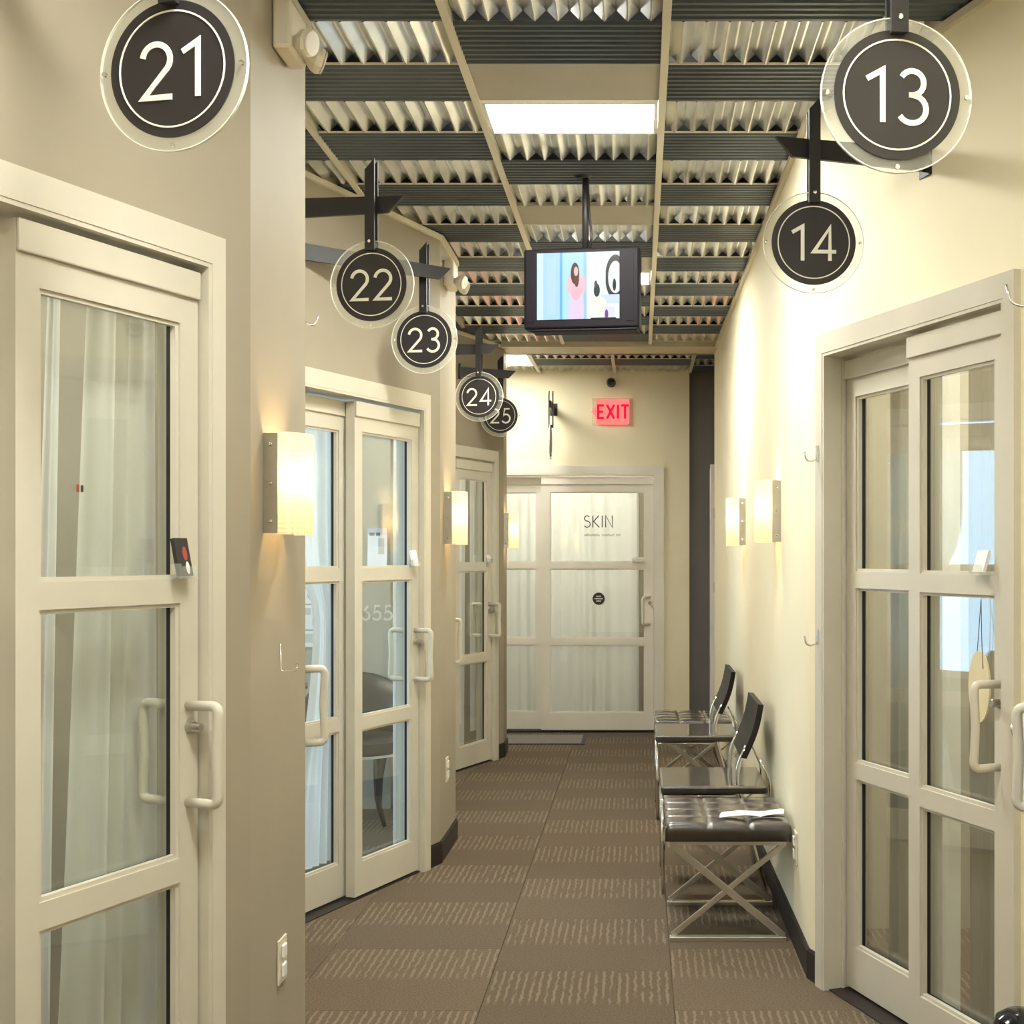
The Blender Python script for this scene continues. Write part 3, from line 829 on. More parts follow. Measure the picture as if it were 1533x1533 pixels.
curtain('taupe striped drape behind the left leaf of the room 13 door', bR, A13, 0.20, 0.375, 0.185, 0.03, 2.04, M['drape'], 4, 0.016, None, 12)
curtain('pale curtain panel behind the left leaf of the room 13 door', bR, A13, 0.385, 0.600, 0.175, 0.03, 2.04, M['sheer'], 2, 0.010, None, 13)
curtain('taupe curtain with ruffled edge behind the right leaf of the room 13 door', bR, A13, 0.645, 0.79, 0.165, 0.03, 2.04, M['drape'], 3, 0.014, None, 14)
curtain('sheer white curtain at the right of the room 13 glass', bR, A13, 0.79, 1.07, 0.18, 0.03, 2.04, M['sheer'], 6, 0.018, None, 15)
PS = V2(FX0, FAR)
curtain('smooth white curtain behind the right leaf of the SKIN door', PS, 0.0, -0.74 - FX0, 0.00 - FX0, 0.165, 0.03, 2.02, M['curtain'], 7, 0.022, None, 16)
curtain('grey edge drape at the right of the SKIN door glass', PS, 0.0, -0.03 - FX0, 0.13 - FX0, 0.19, 0.03, 2.05, M['drape'], 3, 0.010, None, 17)
curtain('folded white curtain behind the left leaf of the SKIN door', PS, 0.0, -1.66 - FX0, -0.74 - FX0, 0.19, 0.03, 2.02, M['curtain'], 11, 0.022, None, 18)

# ------------------------------------------------------------------ things seen inside room 23
def arcpts(r, a0, a1, n): return [(r * math.cos(math.radians(a0 + (a1 - a0) * k / n)), r * math.sin(math.radians(a0 + (a1 - a0) * k / n))) for k in range(n + 1)]
t = thing('tub_chair', 'black curved-back studio chair seen through the room 23 glass', 'chair', (-1.50, 6.63, 0), 0.25)
bm = bmesh.new()
for (r0, r1) in ((0.245, 0.275),):
    lo, hi = [], []
    n = 22; rows = []
    for k in range(n + 1):
        a = math.radians(-10 + 200 * k / n); hgt = 0.56 + 0.22 * math.sin(PI * k / n)
        ca, sa = math.cos(a), math.sin(a)
        rows.append([bm.verts.new((r0 * ca, r0 * sa, 0.40)), bm.verts.new((r1 * ca, r1 * sa, 0.40)), bm.verts.new((r1 * 1.06 * ca, r1 * 1.06 * sa, hgt)), bm.verts.new((r0 * 1.06 * ca, r0 * 1.06 * sa, hgt))])
    for A, B in zip(rows[:-1], rows[1:]):
        for i in range(4): bm.faces.new((A[i], A[(i + 1) % 4], B[(i + 1) % 4], B[i]))
    bm.faces.new(rows[0]); bm.faces.new(rows[-1][::-1])
bm_obj('backrest', bm, M['chairblk'], t, True)
lathe('seat', [(0, 0.38), (0.23, 0.38), (0.255, 0.40), (0.25, 0.45), (0.20, 0.465), (0, 0.468)], M['chairblk'], t, 28)
o = lathe('seat_trim', [(0.257, 0.376), (0.262, 0.376), (0.262, 0.388), (0.257, 0.388), (0.257, 0.376)], M['paper'], t, 28)
for a in (45, 135, 225, 315):
    ca, sa = math.cos(math.radians(a)), math.sin(math.radians(a))
    tube('leg', [(0.17 * ca, 0.17 * sa, 0.39), (0.15 * ca, 0.15 * sa, 0.25), (0.15 * ca, 0.15 * sa, 0.10), (0.19 * ca, 0.19 * sa, 0.0)], [0.032, 0.022, 0.014, 0.012], M['chairblk'], t, 8)
# backing wall details
yw = 6.998
t = thing('wall_notice', 'curled white paper notice with grey print on the studio wall of room 23', 'paper', (-1.469, yw - 0.012, 1.472))
bm = bmesh.new(); rows = []
for k in range(13):
    s = k / 12; z = 0.105 - 0.21 * s
    yy = -0.004 - 0.018 * max(0, s - 0.5) - (0.02 * (1 - s * 6) if s < 1 / 6 else 0)
    rows.append([bm.verts.new((-0.055, yy, z)), bm.verts.new((0.055, yy, z))])
for A, B in zip(rows[:-1], rows[1:]): bm.faces.new((A[0], A[1], B[1], B[0]))
o = bm_obj('sheet', bm, paint_mat('notice_print', (0.86, 0.86, 0.90), [('r', -0.030, 0.072, 0.014, 0.009, (0.25, 0.25, 0.27)), ('r', 0.004, 0.072, 0.012, 0.009, (0.25, 0.25, 0.27)), ('r', 0.022, 0.005, 0.017, 0.045, (0.55, 0.55, 0.52))], None, 0.8), t)
t2 = empty('wall_numerals', (-1.476, yw, 0)); tag(t2, 'pale numerals 655 on the studio wall of room 23', 'lettering')
letters('655', 0.082, 0.0, 1.423 + (832 - 917.5) * 6.99 / 1863, 0.0, M['decal'], t2, 0.15, 0.16, 'numeral', 0.002)
pm = paint_mat('poster_print', (0.80, 0.78, 0.72), [('r', 0, 0.155, 0.08, 0.02, (0.35, 0.34, 0.30)), ('e', 0.0, 0.100, 0.03, 0.03, (0.45, 0.43, 0.38)), ('r', 0, 0.05, 0.10, 0.004, (0.3, 0.3, 0.28)), ('e', 0.03, 0.01, 0.022, 0.022, (0.22, 0.22, 0.22)), ('r', -0.03, 0.01, 0.02, 0.02, (0.5, 0.5, 0.46)), ('r', 0.02, -0.05, 0.02, 0.02, (0.22, 0.22, 0.22)), ('r', 0, -0.095, 0.10, 0.004, (0.3, 0.3, 0.28)), ('r', 0, -0.14, 0.05, 0.025, (0.55, 0.54, 0.48))], None, 0.6)
o = box('icon_poster', -0.08, 0.08, -0.006, 0.0, -0.19, 0.19, pm); o.location = (-1.835, yw, 1.10)
tag(o, 'poster of small grey icons on the studio wall, left of the tied curtain', 'poster')

# ------------------------------------------------------------------ card holders on the door rails
def card_holder(P, a, u, z, label, card=M['paper'], tilt=0.0, y=-0.004, wd=0.05, hgt=0.07, dark=False):
    t = thing('card_holder', label, 'card holder', (P.x + math.cos(a) * u + math.sin(a) * 0.0, P.y + math.sin(a) * u, z), a)
    d = y
    box('tray', -wd / 2, wd / 2, d - 0.028, d, 0.0, 0.004, M['acrylic'], t)
    box('front_lip', -wd / 2, wd / 2, d - 0.030, d - 0.027, 0.004, 0.028, M['acrylic'], t)
    box('side_wall', -wd / 2, -wd / 2 + 0.002, d - 0.027, d, 0.004, 0.034, M['acrylic'], t)
    o = box('card_stack', -wd / 2 + 0.004, wd / 2 - 0.004, -0.010, 0.0, 0.0, hgt, card, t)
    o.location = (0, d - 0.012, 0.005); o.rotation_euler = (-0.22 + tilt, 0, 0)
    return t
dk = paint_mat('dark_card_print', (0.02, 0.016, 0.018), [('e', 0.006, 0.050, 0.007, 0.016, (0.40, 0.06, 0.04)), ('e', 0.008, 0.018, 0.006, 0.014, (0.8, 0.8, 0.8))], None, 0.4)
card_holder(m0, A21, 0.985, 1.372, 'clear holder with dark red-printed cards on the room 21 door rail', dk, 0, -0.002, 0.05, 0.085)
card_holder(m1, A23, 0.985, 1.372, 'holder with pink and white cards on the room 23 door rail', M['paper'])
card_holder(m2, A25, L25 - 0.245, 1.372, 'small white card holder on the room 25 door rail', M['paper'], 0, -0.002, 0.045, 0.05)
card_holder(bR, A13, 0.955, 1.372, 'white card leaning in a holder on the room 13 door rail', M['paper'], -0.1, -0.002, 0.055, 0.06)
card_holder(PS, 0.0, -0.01 - FX0, 1.372, 'flat white card box on the rail of the SKIN door', M['paper'], 0.2, -0.002, 0.10, 0.035)

# ------------------------------------------------------------------ room number signs
RS = 0.118
def sign(text, label, X, Y, Z, rz, arm_from, tip, armz=2.575, left=True, posttop=0.40):
    t = thing('room_sign', label, 'sign', (X, Y, Z), rz, 'hanging room number signs')
    inv = Matrix.Rotation(-rz, 3, 'Z')
    lathe('acrylic_disc', [(0.0, 0.002), (0.1405, 0.002), (0.1405, 0.0065), (0.0, 0.0065)], M['acrylic'], t, 56, 'Y')
    lathe('acrylic_rim', [(0.1395, 0.0015), (0.1415, 0.0015), (0.1415, 0.007), (0.1395, 0.007), (0.1395, 0.0015)], M['acryledge'], t, 56, 'Y')
    lathe('disc', [(0.0, -0.001), (RS, -0.001), (RS, 0.0018), (0.0, 0.0018)], M['black'], t, 56, 'Y')
    lathe('ring', [(0.0985, -0.0022), (0.1015, -0.0022), (0.1015, -0.0011), (0.0985, -0.0011), (0.0985, -0.0022)], M['ringw'], t, 56, 'Y')
    if text: letters(text, 0.098, 0.0, -0.002, -0.0011, M['ringw'], t, 0.105, 0.18)
    for a in (0, 180, 270):
        o = lathe('screw', [(0, -0.004), (0.0045, -0.003), (0.0045, 0.002), (0, 0.002)], M['chrome'], t, 10, 'Y')
        o.location = (0.131 * math.cos(math.radians(a)), 0, 0.131 * math.sin(math.radians(a)))
    # the pair of flat hanger posts with slanted tops, clamping the disc
    for y0, y1 in ((-0.018, -0.010), (0.012, 0.020)):
        prism('post', [(-0.016, 0.108), (0.016, 0.108), (0.016, posttop), (-0.016, posttop - 0.035)], y0, y1, M['blackmetal'], t)
    box('clamp', -0.014, 0.014, -0.010, 0.012, 0.110, 0.132, M['blackmetal'], t)
    o = lathe('post_screw', [(0, -0.0225), (0.005, -0.021), (0.005, -0.018), (0, -0.018)], M['chrome'], t, 10, 'Y'); o.location = (0, 0, 0.135)
    # tapered arm from the wall, pointed past the posts
    A = inv @ (Vector((arm_from[0], arm_from[1], armz)) - Vector((X, Y, Z)))
    B = inv @ (Vector((tip[0], tip[1], armz)) - Vector((X, Y, Z)))
    d = (B - A); d.z = 0; L = d.length; d.normalize()
    h0, h1 = 0.034, 0.026; pn = 0.05
    prof = [(0, -h0), (L - pn, -h1), (L, h1), (0, h0 * 0.9)]
    bm = bmesh.new(); nrm = Vector((-d.y, d.x, 0)) * 0.006
    a_ = [bm.verts.new(A + d * s + Vector((0, 0, z)) + nrm) for s, z in prof]
    b_ = [bm.verts.new(A + d * s + Vector((0, 0, z)) - nrm) for s, z in prof]
    bm.faces.new(a_); bm.faces.new(b_[::-1])
    for i in range(4):
        j = (i + 1) % 4; bm.faces.new((a_[j], a_[i], b_[i], b_[j]))
    bm_obj('arm', bm, M['blackmetal'], t)
    bm = bmesh.new(); add_box(bm, -0.006, 0.006, -0.03, 0.03, -0.05, 0.05)
    o = bm_obj('mount_plate', bm, M['blackmetal'], t); o.location = A; o.rotation_euler = (0, 0, math.atan2(d.y, d.x))
    return t
def wl(P, Q, Y):
    f = (Y - P.y) / (Q.y - P.y); p = P + (Q - P) * f; return (p.x, p.y)
R12 = math.radians(-12)
sign('21', 'large round black room sign 21 at the upper left', -0.805, 2.145, 2.262, R12, wl(m0, b0, 2.25), (-0.70, 2.12))
sign('22', 'round black room sign 22 hanging left of the corridor', -0.861, 4.00, 2.295, math.radians(-9), wl(c0, m1, 4.05), (-0.757, 4.0), 2.553)
sign('23', 'round black room sign 23 hanging just beyond sign 22', -0.892, 5.16, 2.320, math.radians(-8), wl(m1, b1, 4.74), (-0.785, 5.17), 2.59)
sign('24', 'round black room sign 24 in front of sign 25', -0.913, 7.09, 2.330, math.radians(-10), wl(c1, m2, 7.10), (-0.80, 7.09), 2.60)
sign('25', 'round black room sign 25 half hidden behind sign 24', -0.933, 8.36, 2.365, math.radians(-6), wl(m2, b2, 8.22), (-0.83, 8.37), 2.64)
sign('13', 'large round black room sign 13 at the upper right', 0.4695, 2.266, 2.262, math.radians(6), wl(mR, aR, 2.40), (0.37, 2.27), 2.60)
sign('14', 'round black room sign 14 hanging right of the corridor', 0.485, 3.46, 2.294, math.radians(3), wl(bR, mR, 3.557), (0.376, 3.44), 2.555)
sign('', 'round room sign seen edge-on above the SKIN door', (825 - 957) / 1863 * 9.78, 9.78, 2.32, PI / 2, ((825 - 957) / 1863 * 9.78, FAR), ((825 - 957) / 1863 * 9.78, 9.67), 2.605)

# ------------------------------------------------------------------ wall lamps
def sconce(P, a, label):
    t = thing('wall_lamp', label, 'wall lamp', (P[0], P[1], 1.603), a, 'linen glass wall lamps')
    box('back_plate', -0.055, 0.055, -0.008, -0.0005, -0.09, 0.09, M['brush'], t)
    for s in (-1, 1):
        x0 = s * 0.088
        br = box('bracket', x0 - 0.0025, x0 + 0.0025, -0.036, -0.001, -0.124, 0.124, M['brush'], t)
        for z in (-0.095, 0, 0.095):
            o = lathe('stud', [(0, 0), (0.0055, 0), (0.0055, 0.005), (0.003, 0.008), (0, 0.0085)], M['chrome'], br, 10, 'Z')
            o.rotation_euler = (0, s * PI / 2, 0); o.location = (x0 + s * 0.0026, -0.018, z)
    box('lamp_holder', -0.022, 0.022, -0.030, -0.008, -0.045, 0.0, M['white'], t)
    bm = bmesh.new(); rows = []; n = 24
    for k in range(n + 1):
        th_ = PI * k / n
        for_r = []
        for off in (0.0, 0.004):
            x = -(0.085 - off) * math.cos(th_); y = -(0.030 + (0.068 - off) * math.sin(th_) ** 0.8)
            for_r.append((x, y))
        rows.append([bm.verts.new((for_r[0][0], for_r[0][1], -0.127)), bm.verts.new((for_r[0][0], for_r[0][1], 0.127)),
                     bm.verts.new((for_r[1][0], for_r[1][1], 0.127)), bm.verts.new((for_r[1][0], for_r[1][1], -0.127))])
    for A, B in zip(rows[:-1], rows[1:]):
        for i in range(4): bm.faces.new((A[i], A[(i + 1) % 4], B[(i + 1) % 4], B[i]))
    bm.faces.new(rows[0]); bm.faces.new(rows[-1][::-1])
    bm_obj('shade', bm, M['shade'], t, True)
    o = lathe('bulb', [(0, 0.05), (0.016, 0.046), (0.024, 0.03), (0.022, 0.012), (0.012, -0.004), (0.012, -0.02), (0, -0.02)], M['bulb'], t, 16)
    o.location = (0, -0.052, 0.0)
    ld = bpy.data.lights.new('lamp_glow', 'POINT'); ld.energy = SCONCE_W; ld.color = (1.0, 0.66, 0.32); ld.shadow_soft_size = 0.03
    lo = bpy.data.objects.new('lamp_glow', ld); C.objects.link(lo); lo.parent = t; lo.location = (0, -0.060, 0.02)
    return t
sconce((-0.930, 3.165), ang(b0, c0), 'large glowing wall lamp on the near left pillar below sign 21')
sconce((-0.924, 5.985), ang(b1, c1), 'glowing wall lamp on the second left pillar beside the room 25 door')
sconce((-0.963, 8.905), ang(b2, c2), 'small glowing wall lamp on the far left pillar next to the SKIN door')
sconce((0.571, 5.10), ang(eR, bR), 'glowing wall lamp on the right wall, the nearer of the two')
sconce((0.563, 6.66), ang(eR, bR), 'glowing wall lamp on the right wall, the farther of the two')

# ------------------------------------------------------------------ emergency lights
def emergency(P, a, z, label):
    t = thing('emergency_light', label, 'emergency light', (P[0], P[1], z), a, 'emergency lights')
    box('housing', -0.075, 0.075, -0.050, -0.001, -0.040, 0.085, M['plastic'], t, 0.010, 3)
    for x in (-0.045, 0.045):
        h = lathe('lamp_head', [(0, 0.0), (0.016, 0.0), (0.033, -0.022), (0.037, -0.034), (0.034, -0.042), (0, -0.044)], M['plastic'], t, 8, 'Y', smooth=False)
        h.location = (x, -0.056, -0.012); h.rotation_euler = (0.25, 0, 0.5 * (1 if x > 0 else -0.6))
        l = lathe('lens', [(0, -0.0445), (0.030, -0.044), (0.030, -0.048), (0, -0.050)], M['white'], h, 16, 'Y')
        tube('neck', [(x, -0.047, -0.012), (x, -0.062, -0.012)], 0.014, M['plastic'], t, 10)
    return t
emergency((-0.930, 3.22), ang(b0, c0), 2.748, 'ivory twin-head emergency light at the top of the near left pillar')
emergency((-0.924, 5.93), ang(b1, c1), 2.735, 'ivory twin-head emergency light behind sign 23')

# ------------------------------------------------------------------ outlets, hooks
def outlet(P, a, z, label):
    t = thing('wall_outlet', label, 'outlet', (P[0], P[1], z), a, 'wall outlets')
    box('plate', -0.036, 0.036, -0.006, -0.0005, -0.058, 0.058, M['plastic'], t, 0.002)
    for dz in (0.024, -0.024):
        box('socket', -0.017, 0.017, -0.0125, -0.006, dz - 0.017, dz + 0.017, M['white'], t, 0.003)
outlet((-0.930, 3.23), ang(b0, c0), 0.375, 'white outlet low on the near left pillar')
outlet((-0.924, 5.96), ang(b1, c1), 0.40, 'white outlet low on the second left pillar')
outlet((0.573, 4.54), ang(eR, bR), 0.36, 'white outlet low on the right wall behind the front stool')
def jhook(P, a, z, label, s=1.0, u=0.0, y=0.0):
    t = thing('wall_hook', label, 'hook', (P.x + math.cos(a) * u, P.y + math.sin(a) * u, z), a, 'coat hooks')
    box('hook_plate', -0.008, 0.008, y - 0.004, y - 0.0005, -0.02 * s, 0.03 * s, M['hookw'], t, 0.001)
    tube('prong', fillet([(0, y - 0.003, -0.012 * s), (0, y - 0.025 * s, -0.024 * s), (0, y - 0.045 * s, -0.016 * s), (0, y - 0.050 * s, 0.010 * s)], 0.015, 4), 0.0032, M['hookw'], t, 8)
    return t
t = thing('wire_hook', 'thin bright wire hook on the near left pillar below the lamp', 'hook', (-0.930, 3.215, 1.125), ang(b0, c0))
tube('wire', fillet([(0, -0.003, 0.07), (0, -0.004, 0.0), (0, -0.044, 0.0), (0, -0.046, 0.014)], 0.006, 3), 0.0018, M['hookw'], t, 8)
lathe('tip', [(0, 0), (0.004, 0.002), (0.004, 0.006), (0, 0.008)], M['hookw'], t, 10).location = (0, -0.046, 0.012)
jhook(bR, A13, 1.755, 'small chrome hook high on the left casing of the room 13 door', 1.0, 0.095, -0.022)
jhook(bR, A13, 1.150, 'small chrome hook low on the left casing of the room 13 door', 1.0, 0.095, -0.022)
jhook(mR, ang(mR, aR), 2.02, 'chrome hook high at the right edge beside the room 13 glass', 1.6, 0.28, -0.022)
jhook(mR, ang(mR, aR), 1.03, 'dark chrome hook beside the rightmost pull handle', 1.4, 0.28, -0.022)
jhook(c0, ang(c0, m1), 2.095, 'tiny pale hook peeking round the near left pillar below sign 22', 0.8, 0.06, 0.0)
# oval tag on the room 13 door
t = thing('oval_tag', 'pale oval tag hanging on a string on the room 13 door glass', 'tag', (bR.x + math.cos(A13) * 0.905, bR.y + math.sin(A13) * 0.905, 1.07), A13)
o = lathe('board', [(0, 0), (0.046, 0), (0.046, 0.006), (0, 0.006)], M['tan'], t, 40, 'Y'); o.scale = (1, 1, 2.1); o.location = (0, 0.018, 0)
tube('cord', [(-0.012, 0.020, 0.07), (-0.004, 0.022, 0.16), (0, 0.026, 0.235)], 0.0011, M['gasket'], t, 6)
tube('cord', [(0.020, 0.017, 0.05), (0.010, 0.020, 0.14), (0, 0.026, 0.235)], 0.0011, M['gasket'], t, 6)

# ------------------------------------------------------------------ television
TVX, TVY, TVZ = (872 - 957) / 1863 * 4.88, 4.88, 1.423 + (832 - 434) * 4.88 / 1863
tv = thing('television', 'black television hanging from the ceiling, showing a woman in pink', 'television', (TVX, TVY, TVZ), math.radians(-7))
box('housing', -0.228, 0.228, -0.03, 0.05, -0.155, 0.158, M['tv'], tv, 0.008)
box('rear_shell', -0.17, 0.17, 0.051, 0.12, -0.12, 0.12, M['tv'], tv, 0.02)
box('stand_foot', -0.20, 0.22, -0.028, 0.06, -0.166, -0.156, M['tv'], tv, 0.004)
scr = paint_mat('screen_picture', (0.50, 0.78, 1.0), [
    ('r', -0.150, 0.0, 0.012, 0.2, (0.72, 0.92, 1.0)), ('r', -0.105, 0.0, 0.018, 0.11, (0.55, 0.82, 1.0)), ('r', -0.067, 0, 0.005, 0.2, (0.16, 0.55, 0.95)),
    ('r', -0.02, 0.02, 0.04, 0.2, (0.50, 0.86, 0.98)), ('r', 0.095, 0.05, 0.066, 0.2, (0.90, 1.0, 0.99)), ('r', 0.028, 0, 0.006, 0.2, (0.38, 0.68, 0.98)),
    ('e', -0.022, -0.10, 0.016, 0.075, (0.86, 0.72, 0.92)), ('e', 0.008, -0.10, 0.016, 0.075, (0.86, 0.70, 0.90)), ('e', -0.008, -0.005, 0.024, 0.052, (0.93, 0.55, 0.66)), ('r', -0.008, 0.008, 0.028, 0.014, (0.93, 0.58, 0.66)), ('e', -0.034, 0.005, 0.010, 0.04, (0.95, 0.62, 0.66)), ('e', 0.020, 0.005, 0.010, 0.04, (0.95, 0.62, 0.66)),
    ('e', -0.012, 0.048, 0.017, 0.042, (0.10, 0.03, 0.03)), ('e', -0.006, 0.030, 0.010, 0.035, (0.14, 0.04, 0.03)), ('e', -0.008, 0.056, 0.0085, 0.018, (0.90, 0.58, 0.52)),
    ('o', 0.147, 0.030, 0.034, 0.075, (0.03, 0.03, 0.03)), ('e', 0.143, 0.000, 0.007, 0.024, (0.02, 0.02, 0.025)), ('r', 0.105, 0.03, 0.004, 0.05, (0.80, 0.92, 1.0)), ('e', 0.074, -0.020, 0.012, 0.026, (0.02, 0.03, 0.035)), ('e', 0.070, 0.004, 0.006, 0.014, (0.05, 0.06, 0.06)), ('r', 0.13, -0.055, 0.04, 0.018, (0.66, 0.82, 1.0)),
    ('e', 0.080, -0.078, 0.034, 0.034, (0.97, 1.0, 0.86)), ('r', 0.125, -0.105, 0.02, 0.02, (0.80, 0.83, 0.95)), ('e', 0.112, -0.115, 0.007, 0.02, (0.20, 0.05, 0.28)), ('r', 0.1, -0.142, 0.05, 0.016, (0.05, 0.05, 0.06))], 0.30)
so = box('screen', -0.163, 0.163, -0.002, 0.0, -0.130, 0.130, scr, tv); so.location = (-0.012, -0.0305, 0.010)
for x in (-0.205, 0.192):
    box('speaker', x - 0.014, x + 0.014, -0.033, -0.030, -0.13, 0.13, M['tv'], tv)
tube('pole', [(0.012, 0.0, 0.15), (0.012, 0.0, H + 0.012 - TVZ)], 0.013, M['blackmetal'], tv, 12)
tube('cable', [(0.028, 0.01, 0.15), (0.034, 0.012, 0.22), (0.024, 0.010, 0.32), (0.020, 0.006, H - TVZ)], 0.0045, M['gasket'], tv, 8)
lathe('ceiling_flange', [(0, H + 0.02 - TVZ), (0.05, H + 0.02 - TVZ), (0.05, H + 0.012 - TVZ), (0.02, H - 0.01 - TVZ), (0, H - 0.01 - TVZ)], M['blackmetal'], tv, 20)

# ------------------------------------------------------------------ exit sign and camera on the far wall
ex = thing('exit_sign', 'lit red and pink exit sign on clear panel above the SKIN door', 'exit sign', ((917 - 957) / 184.8, FAR, 1.423 + (832 - 617) / 184.8), 0)
box('clear_panel', -0.165, 0.165, -0.012, -0.008, -0.11, 0.11, glassmat('frosted_clear_panel', (0.93, 0.93, 0.90), 1.45, 0.35, haze=0.12, boost=0.5), ex)
box('lit_panel', -0.13, 0.135, -0.030, -0.013, -0.102, 0.102, emit('exit_pink', (1.0, 0.16, 0.14), 0.5), ex, 0.012)
bm = bmesh.new()
poly = [(-0.131, 0.045), (-0.131, -0.045), (-0.172, 0.0)]
bm.free(); prism('arrow', poly, -0.026, -0.014, emit('exit_arrow', (1.0, 0.20, 0.18), 0.45), ex)
letters('EXIT', 0.112, 0.005, 0.0, -0.0305, emit('exit_red', (0.85, 0.01, 0.05), 0.35), ex, 0.17, 0.16, 'lettering', 0.001)
cm = thing('dome_camera', 'small black dome camera above the exit sign', 'camera', ((915 - 957) / 184.8, FAR, 1.423 + (832 - 573) / 184.8), 0)
lathe('base', [(0, 0), (0.038, 0), (0.038, -0.016), (0, -0.016)], M['blackmetal'], cm, 20, 'Y')
lathe('dome', [(0.034, -0.0165), (0.036, -0.040), (0.026, -0.060), (0, -0.068)], M['gloss'], cm, 20, 'Y')
# white door edge with hinges at the end of the right wall
tr = box('trim_20', 0.553, 0.615, 9.62, 9.72, 0.0, 2.13, M['white']); tr['kind'] = 'structure'
for z in (0.3, 1.18, 1.75):
    box('hinge', 0.575, 0.590, 9.612, 9.62, z - 0.04, z + 0.04, M['brush'], tr)
box('trim_21', 0.553, 0.9, 9.725, 9.76, 0.0, 2.10, M['white'])['kind'] = 'structure'
# mat
mt = thing('floor_mat', 'grey rectangular mat in front of the SKIN door', 'mat', (-0.86, 9.62, 0))
box('pile', -0.42, 0.42, -0.22, 0.22, 0.0, 0.009, M['mat'], mt, 0.003)
grid_panel('border', [-0.45, -0.42, 0.42, 0.45], [0, 1, 2, 3], {(1, 1)}, 0, 1, M['matedge'], mt)
o = mt.children[-1] if mt.children[-1].name.startswith('border') else [c for c in mt.children if c.name.startswith('border')][0]
zz = [-0.25, -0.22, 0.22, 0.25]
for v in o.data.vertices:
    j = int(round(v.co.z)); yy = v.co.y; v.co = Vector((v.co.x, zz[j], 0.0 if yy < 0.5 else 0.006))

# ------------------------------------------------------------------ seats along the right wall
def cushion(parent, x0, x1, y0, y1, z0, z1, nx=3, ny=4):
    bm = bmesh.new(); K = 48; top = []
    for j in range(K + 1):
        row = []
        for i in range(K + 1):
            s, t_ = i / K, j / K
            x = x0 + (x1 - x0) * s; y = y0 + (y1 - y0) * t_
            e = min(s, 1 - s) * (x1 - x0); f = min(t_, 1 - t_) * (y1 - y0)
            edge = 0.010 * (max(0, 1 - e / 0.014) ** 2 + max(0, 1 - f / 0.014) ** 2)
            ds = min(abs(s - k / nx) for k in range(1, nx)) * (x1 - x0)
            dt = min(abs(t_ - k / ny) for k in range(1, ny)) * (y1 - y0)
            cr = 0.008 * (math.exp(-(ds / 0.006) ** 2) + math.exp(-(dt / 0.006) ** 2))
            pu = 0.006 * abs(math.sin(PI * nx * s)) * abs(math.sin(PI * ny * t_))
            row.append(bm.verts.new((x, y, z1 - edge - min(cr, 0.011) + pu)))
        top.append(row)
    for A, B in zip(top[:-1], top[1:]):
        for i in range(K): bm.faces.new((A[i], A[i + 1], B[i + 1], B[i]))
    rim = [top[0][i] for i in range(K + 1)] + [top[j][K] for j in range(1, K + 1)] + [top[K][i] for i in range(K - 1, -1, -1)] + [top[j][0] for j in range(K - 1, 0, -1)]
    low = [bm.verts.new((v.co.x, v.co.y, z0)) for v in rim]
    n = len(rim)
    for i in range(n):
        j = (i + 1) % n; bm.faces.new((rim[i], rim[j], low[j], low[i]))
    bm.faces.new(low)
    return bm_obj('cushion', bm, M['leather'], parent, True)
def bar(name, p, q, wd, th, m, parent, normal=Vector((0, 1, 0))):
    p, q = Vector(p), Vector(q); d = (q - p); L = d.length; d.normalize()
    nz = Vector(normal); side = d.cross(nz).normalized()
    bm = bmesh.new(); vs = []
    for e in (p, q):
        for a, b in ((-1, -1), (1, -1), (1, 1), (-1, 1)):
            vs.append(bm.verts.new(e + side * wd / 2 * a + nz * th / 2 * b))
    for f in ((0, 1, 2, 3), (7, 6, 5, 4), (0, 4, 5, 1), (1, 5, 6, 2), (2, 6, 7, 3), (3, 7, 4, 0)):
        bm.faces.new([vs[i] for i in f])
    bmesh.ops.bevel(bm, geom=bm.edges[:], offset=0.0015, segments=1, affect='EDGES')
    return bm_obj(name, bm, m, parent)
def stool(x, y, label):
    t = thing('tufted_stool', label, 'stool', (x, y, 0), 0, 'tufted stools')
    cushion(t, -0.232, 0.232, -0.245, 0.265, 0.372, 0.438)
    for ys in (-0.225, 0.245):
        s = -1 if ys < 0 else 1
        bar('leg', (-0.210, ys, 0.358), (0.205, ys, 0.020), 0.026, 0.011, M['nickel'], t)
        bar('leg', (0.210, ys + 0.0125, 0.358), (-0.205, ys + 0.0125, 0.020), 0.020, 0.011, M['nickel'], t)
        box('foot_bar', -0.215, 0.215, ys - 0.010, ys + 0.020, 0.0, 0.018, M['nickel'], t, 0.002)
        box('top_rail', -0.215, 0.215, ys - 0.010, ys + 0.020, 0.356, 0.371, M['nickel'], t, 0.002)
    return t
stool(0.328, 4.82, 'brown-black tufted stool with crossed metal legs, front of the row')
stool(0.322, 7.69, 'dark tufted stool with crossed legs at the far end of the row')
# papers left on the front stool
t = thing('folded_paper', 'crumpled pale paper sheet lying on the front stool', 'paper', (0.425, 4.685, 0.446), 0.06)
bm = bmesh.new(); rows = []; rr = random.Random(4)
for j in range(5):
    row = []
    for i in range(15):
        s = i / 14; row.append(bm.verts.new((-0.13 + 0.24 * s + 0.02 * j / 4, -0.045 + 0.022 * j, 0.002 + 0.012 * abs(math.sin(5 * s + j * 0.8)) * (0.4 + 0.6 * s) + rr.uniform(0, 0.003))))
    rows.append(row)
for A, B in zip(rows[:-1], rows[1:]):
    for i in range(14): bm.faces.new((A[i], A[i + 1], B[i + 1], B[i]))
bm_obj('sheet', bm, M['paper'], t, True)

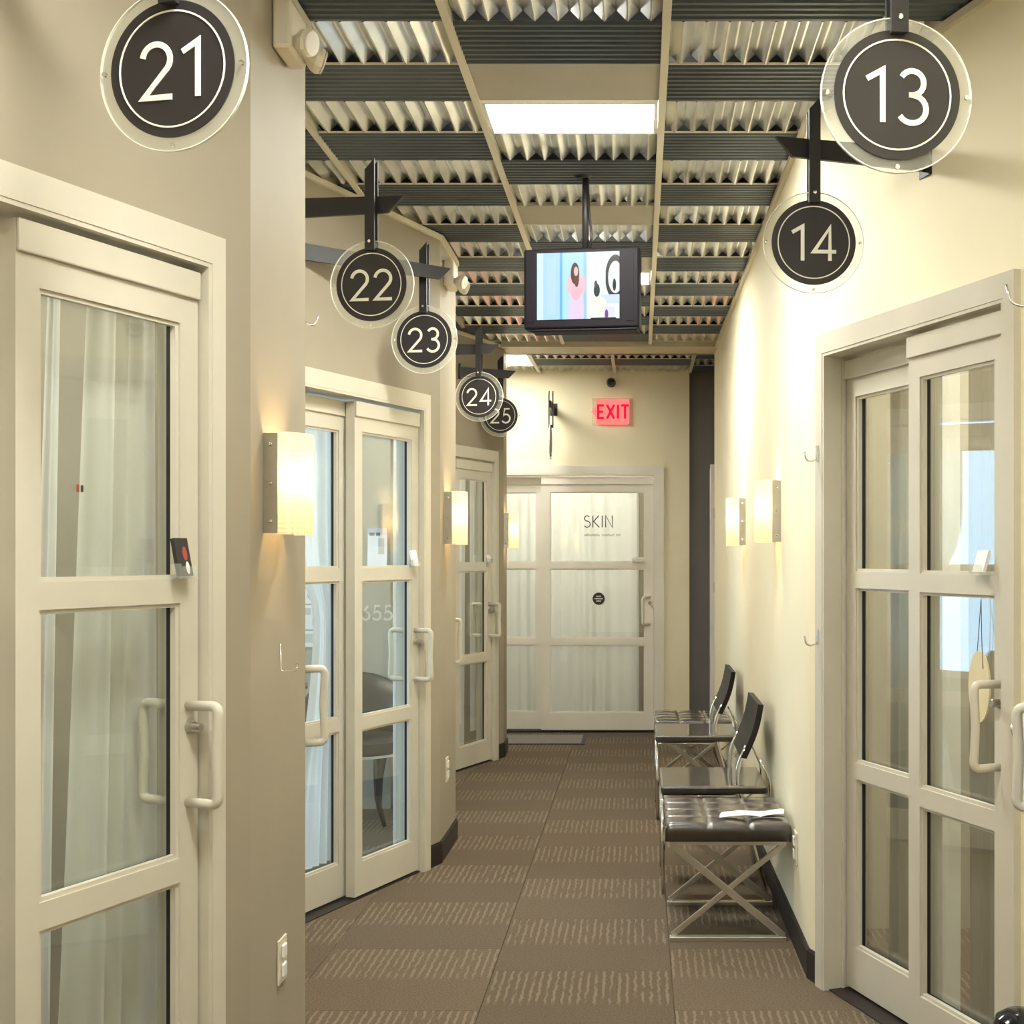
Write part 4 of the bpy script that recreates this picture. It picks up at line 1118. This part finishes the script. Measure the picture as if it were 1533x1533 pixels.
def sling_chair(x, y, label):
    t = thing('sling_chair', label, 'chair', (x, y, 0), 0, 'leather sling chairs')
    # seat slab, faces -X (into the corridor)
    box('seat', -0.235, 0.215, -0.24, 0.24, 0.422, 0.457, M['leather'], t, 0.010, 3)
    # backrest sleeve, leaning back toward the wall
    bm = bmesh.new(); prof = []
    for k in range(9):
        s = k / 8; prof.append((0.112 + 0.072 * s + 0.012 * math.sin(PI * s), 0.575 + 0.225 * s))
    F, Bk = [], []
    for (px, pz) in prof:
        F.append([bm.verts.new((px - 0.011, yy, pz)) for yy in (-0.235, 0.235)]); Bk.append([bm.verts.new((px + 0.013, yy, pz - 0.004)) for yy in (-0.235, 0.235)])
    for i in range(8):
        bm.faces.new((F[i][0], F[i][1], F[i + 1][1], F[i + 1][0])); bm.faces.new((Bk[i][1], Bk[i][0], Bk[i + 1][0], Bk[i + 1][1]))
        for s in (0, 1): bm.faces.new((F[i][s], F[i + 1][s], Bk[i + 1][s], Bk[i][s]))
    bm.faces.new((F[0][0], Bk[0][0], Bk[0][1], F[0][1])); bm.faces.new((F[8][1], Bk[8][1], Bk[8][0], F[8][0]))
    bmesh.ops.bevel(bm, geom=[e for e in bm.edges if abs(e.verts[0].co.y - e.verts[1].co.y) < 1e-5 and len(e.link_faces) == 2 and e.calc_face_angle(0) > 0.9], offset=0.006, segments=2, affect='EDGES')
    bm_obj('backrest', bm, M['leatherb'], t, False)
    for ys in (-0.215, 0.215):
        # rear post: floor, up and forward to the seat, then back up into the sleeve
        pts = fillet([(0.205, ys, 0.004), (0.150, ys, 0.22), (0.085, ys, 0.46), (0.090, ys, 0.54), (0.128, ys, 0.62)], 0.06, 6)
        tube('rear_leg', pts, 0.011, M['chrome'], t, 10, 1.0)
        tube('front_leg', [(-0.225, ys, 0.0), (-0.225, ys, 0.421)], 0.008, M['chrome'], t, 10)
        tube('seat_rail', [(-0.225, ys, 0.412), (0.10, ys, 0.412)], 0.008, M['chrome'], t, 10)
        pts = fillet([(0.185, ys * 0.93, 0.56), (0.235, ys * 0.93, 0.46), (0.215, ys * 0.93, 0.36), (0.13, ys * 0.93, 0.30)], 0.05, 5)
        tube('rear_brace', pts, 0.005, M['chrome'], t, 8, 1.0)
    tube('foot_bar', [(-0.225, -0.215, 0.008), (-0.225, 0.215, 0.008)], 0.008, M['chrome'], t, 10)
    tube('foot_bar', [(0.205, -0.215, 0.010), (0.205, 0.215, 0.010)], 0.008, M['chrome'], t, 10)
    return t
sling_chair(0.325, 5.455, 'black leather chair with chrome frame directly behind the front stool')
sling_chair(0.322, 6.925, 'black leather chair with chrome frame in front of the far stool')

# glossy black bin at the lower right corner
t = thing('waste_bin', 'glossy black rounded bin top at the lower right corner', 'bin', (0.915, 2.985, 0))
lathe('body', [(0, 0), (0.052, 0), (0.062, 0.02), (0.066, 0.26), (0, 0.26)], M['gloss'], t, 28)
lathe('lid', [(0.067, 0.262), (0.068, 0.285), (0.058, 0.315), (0.034, 0.331), (0, 0.336)], M['gloss'], t, 28)
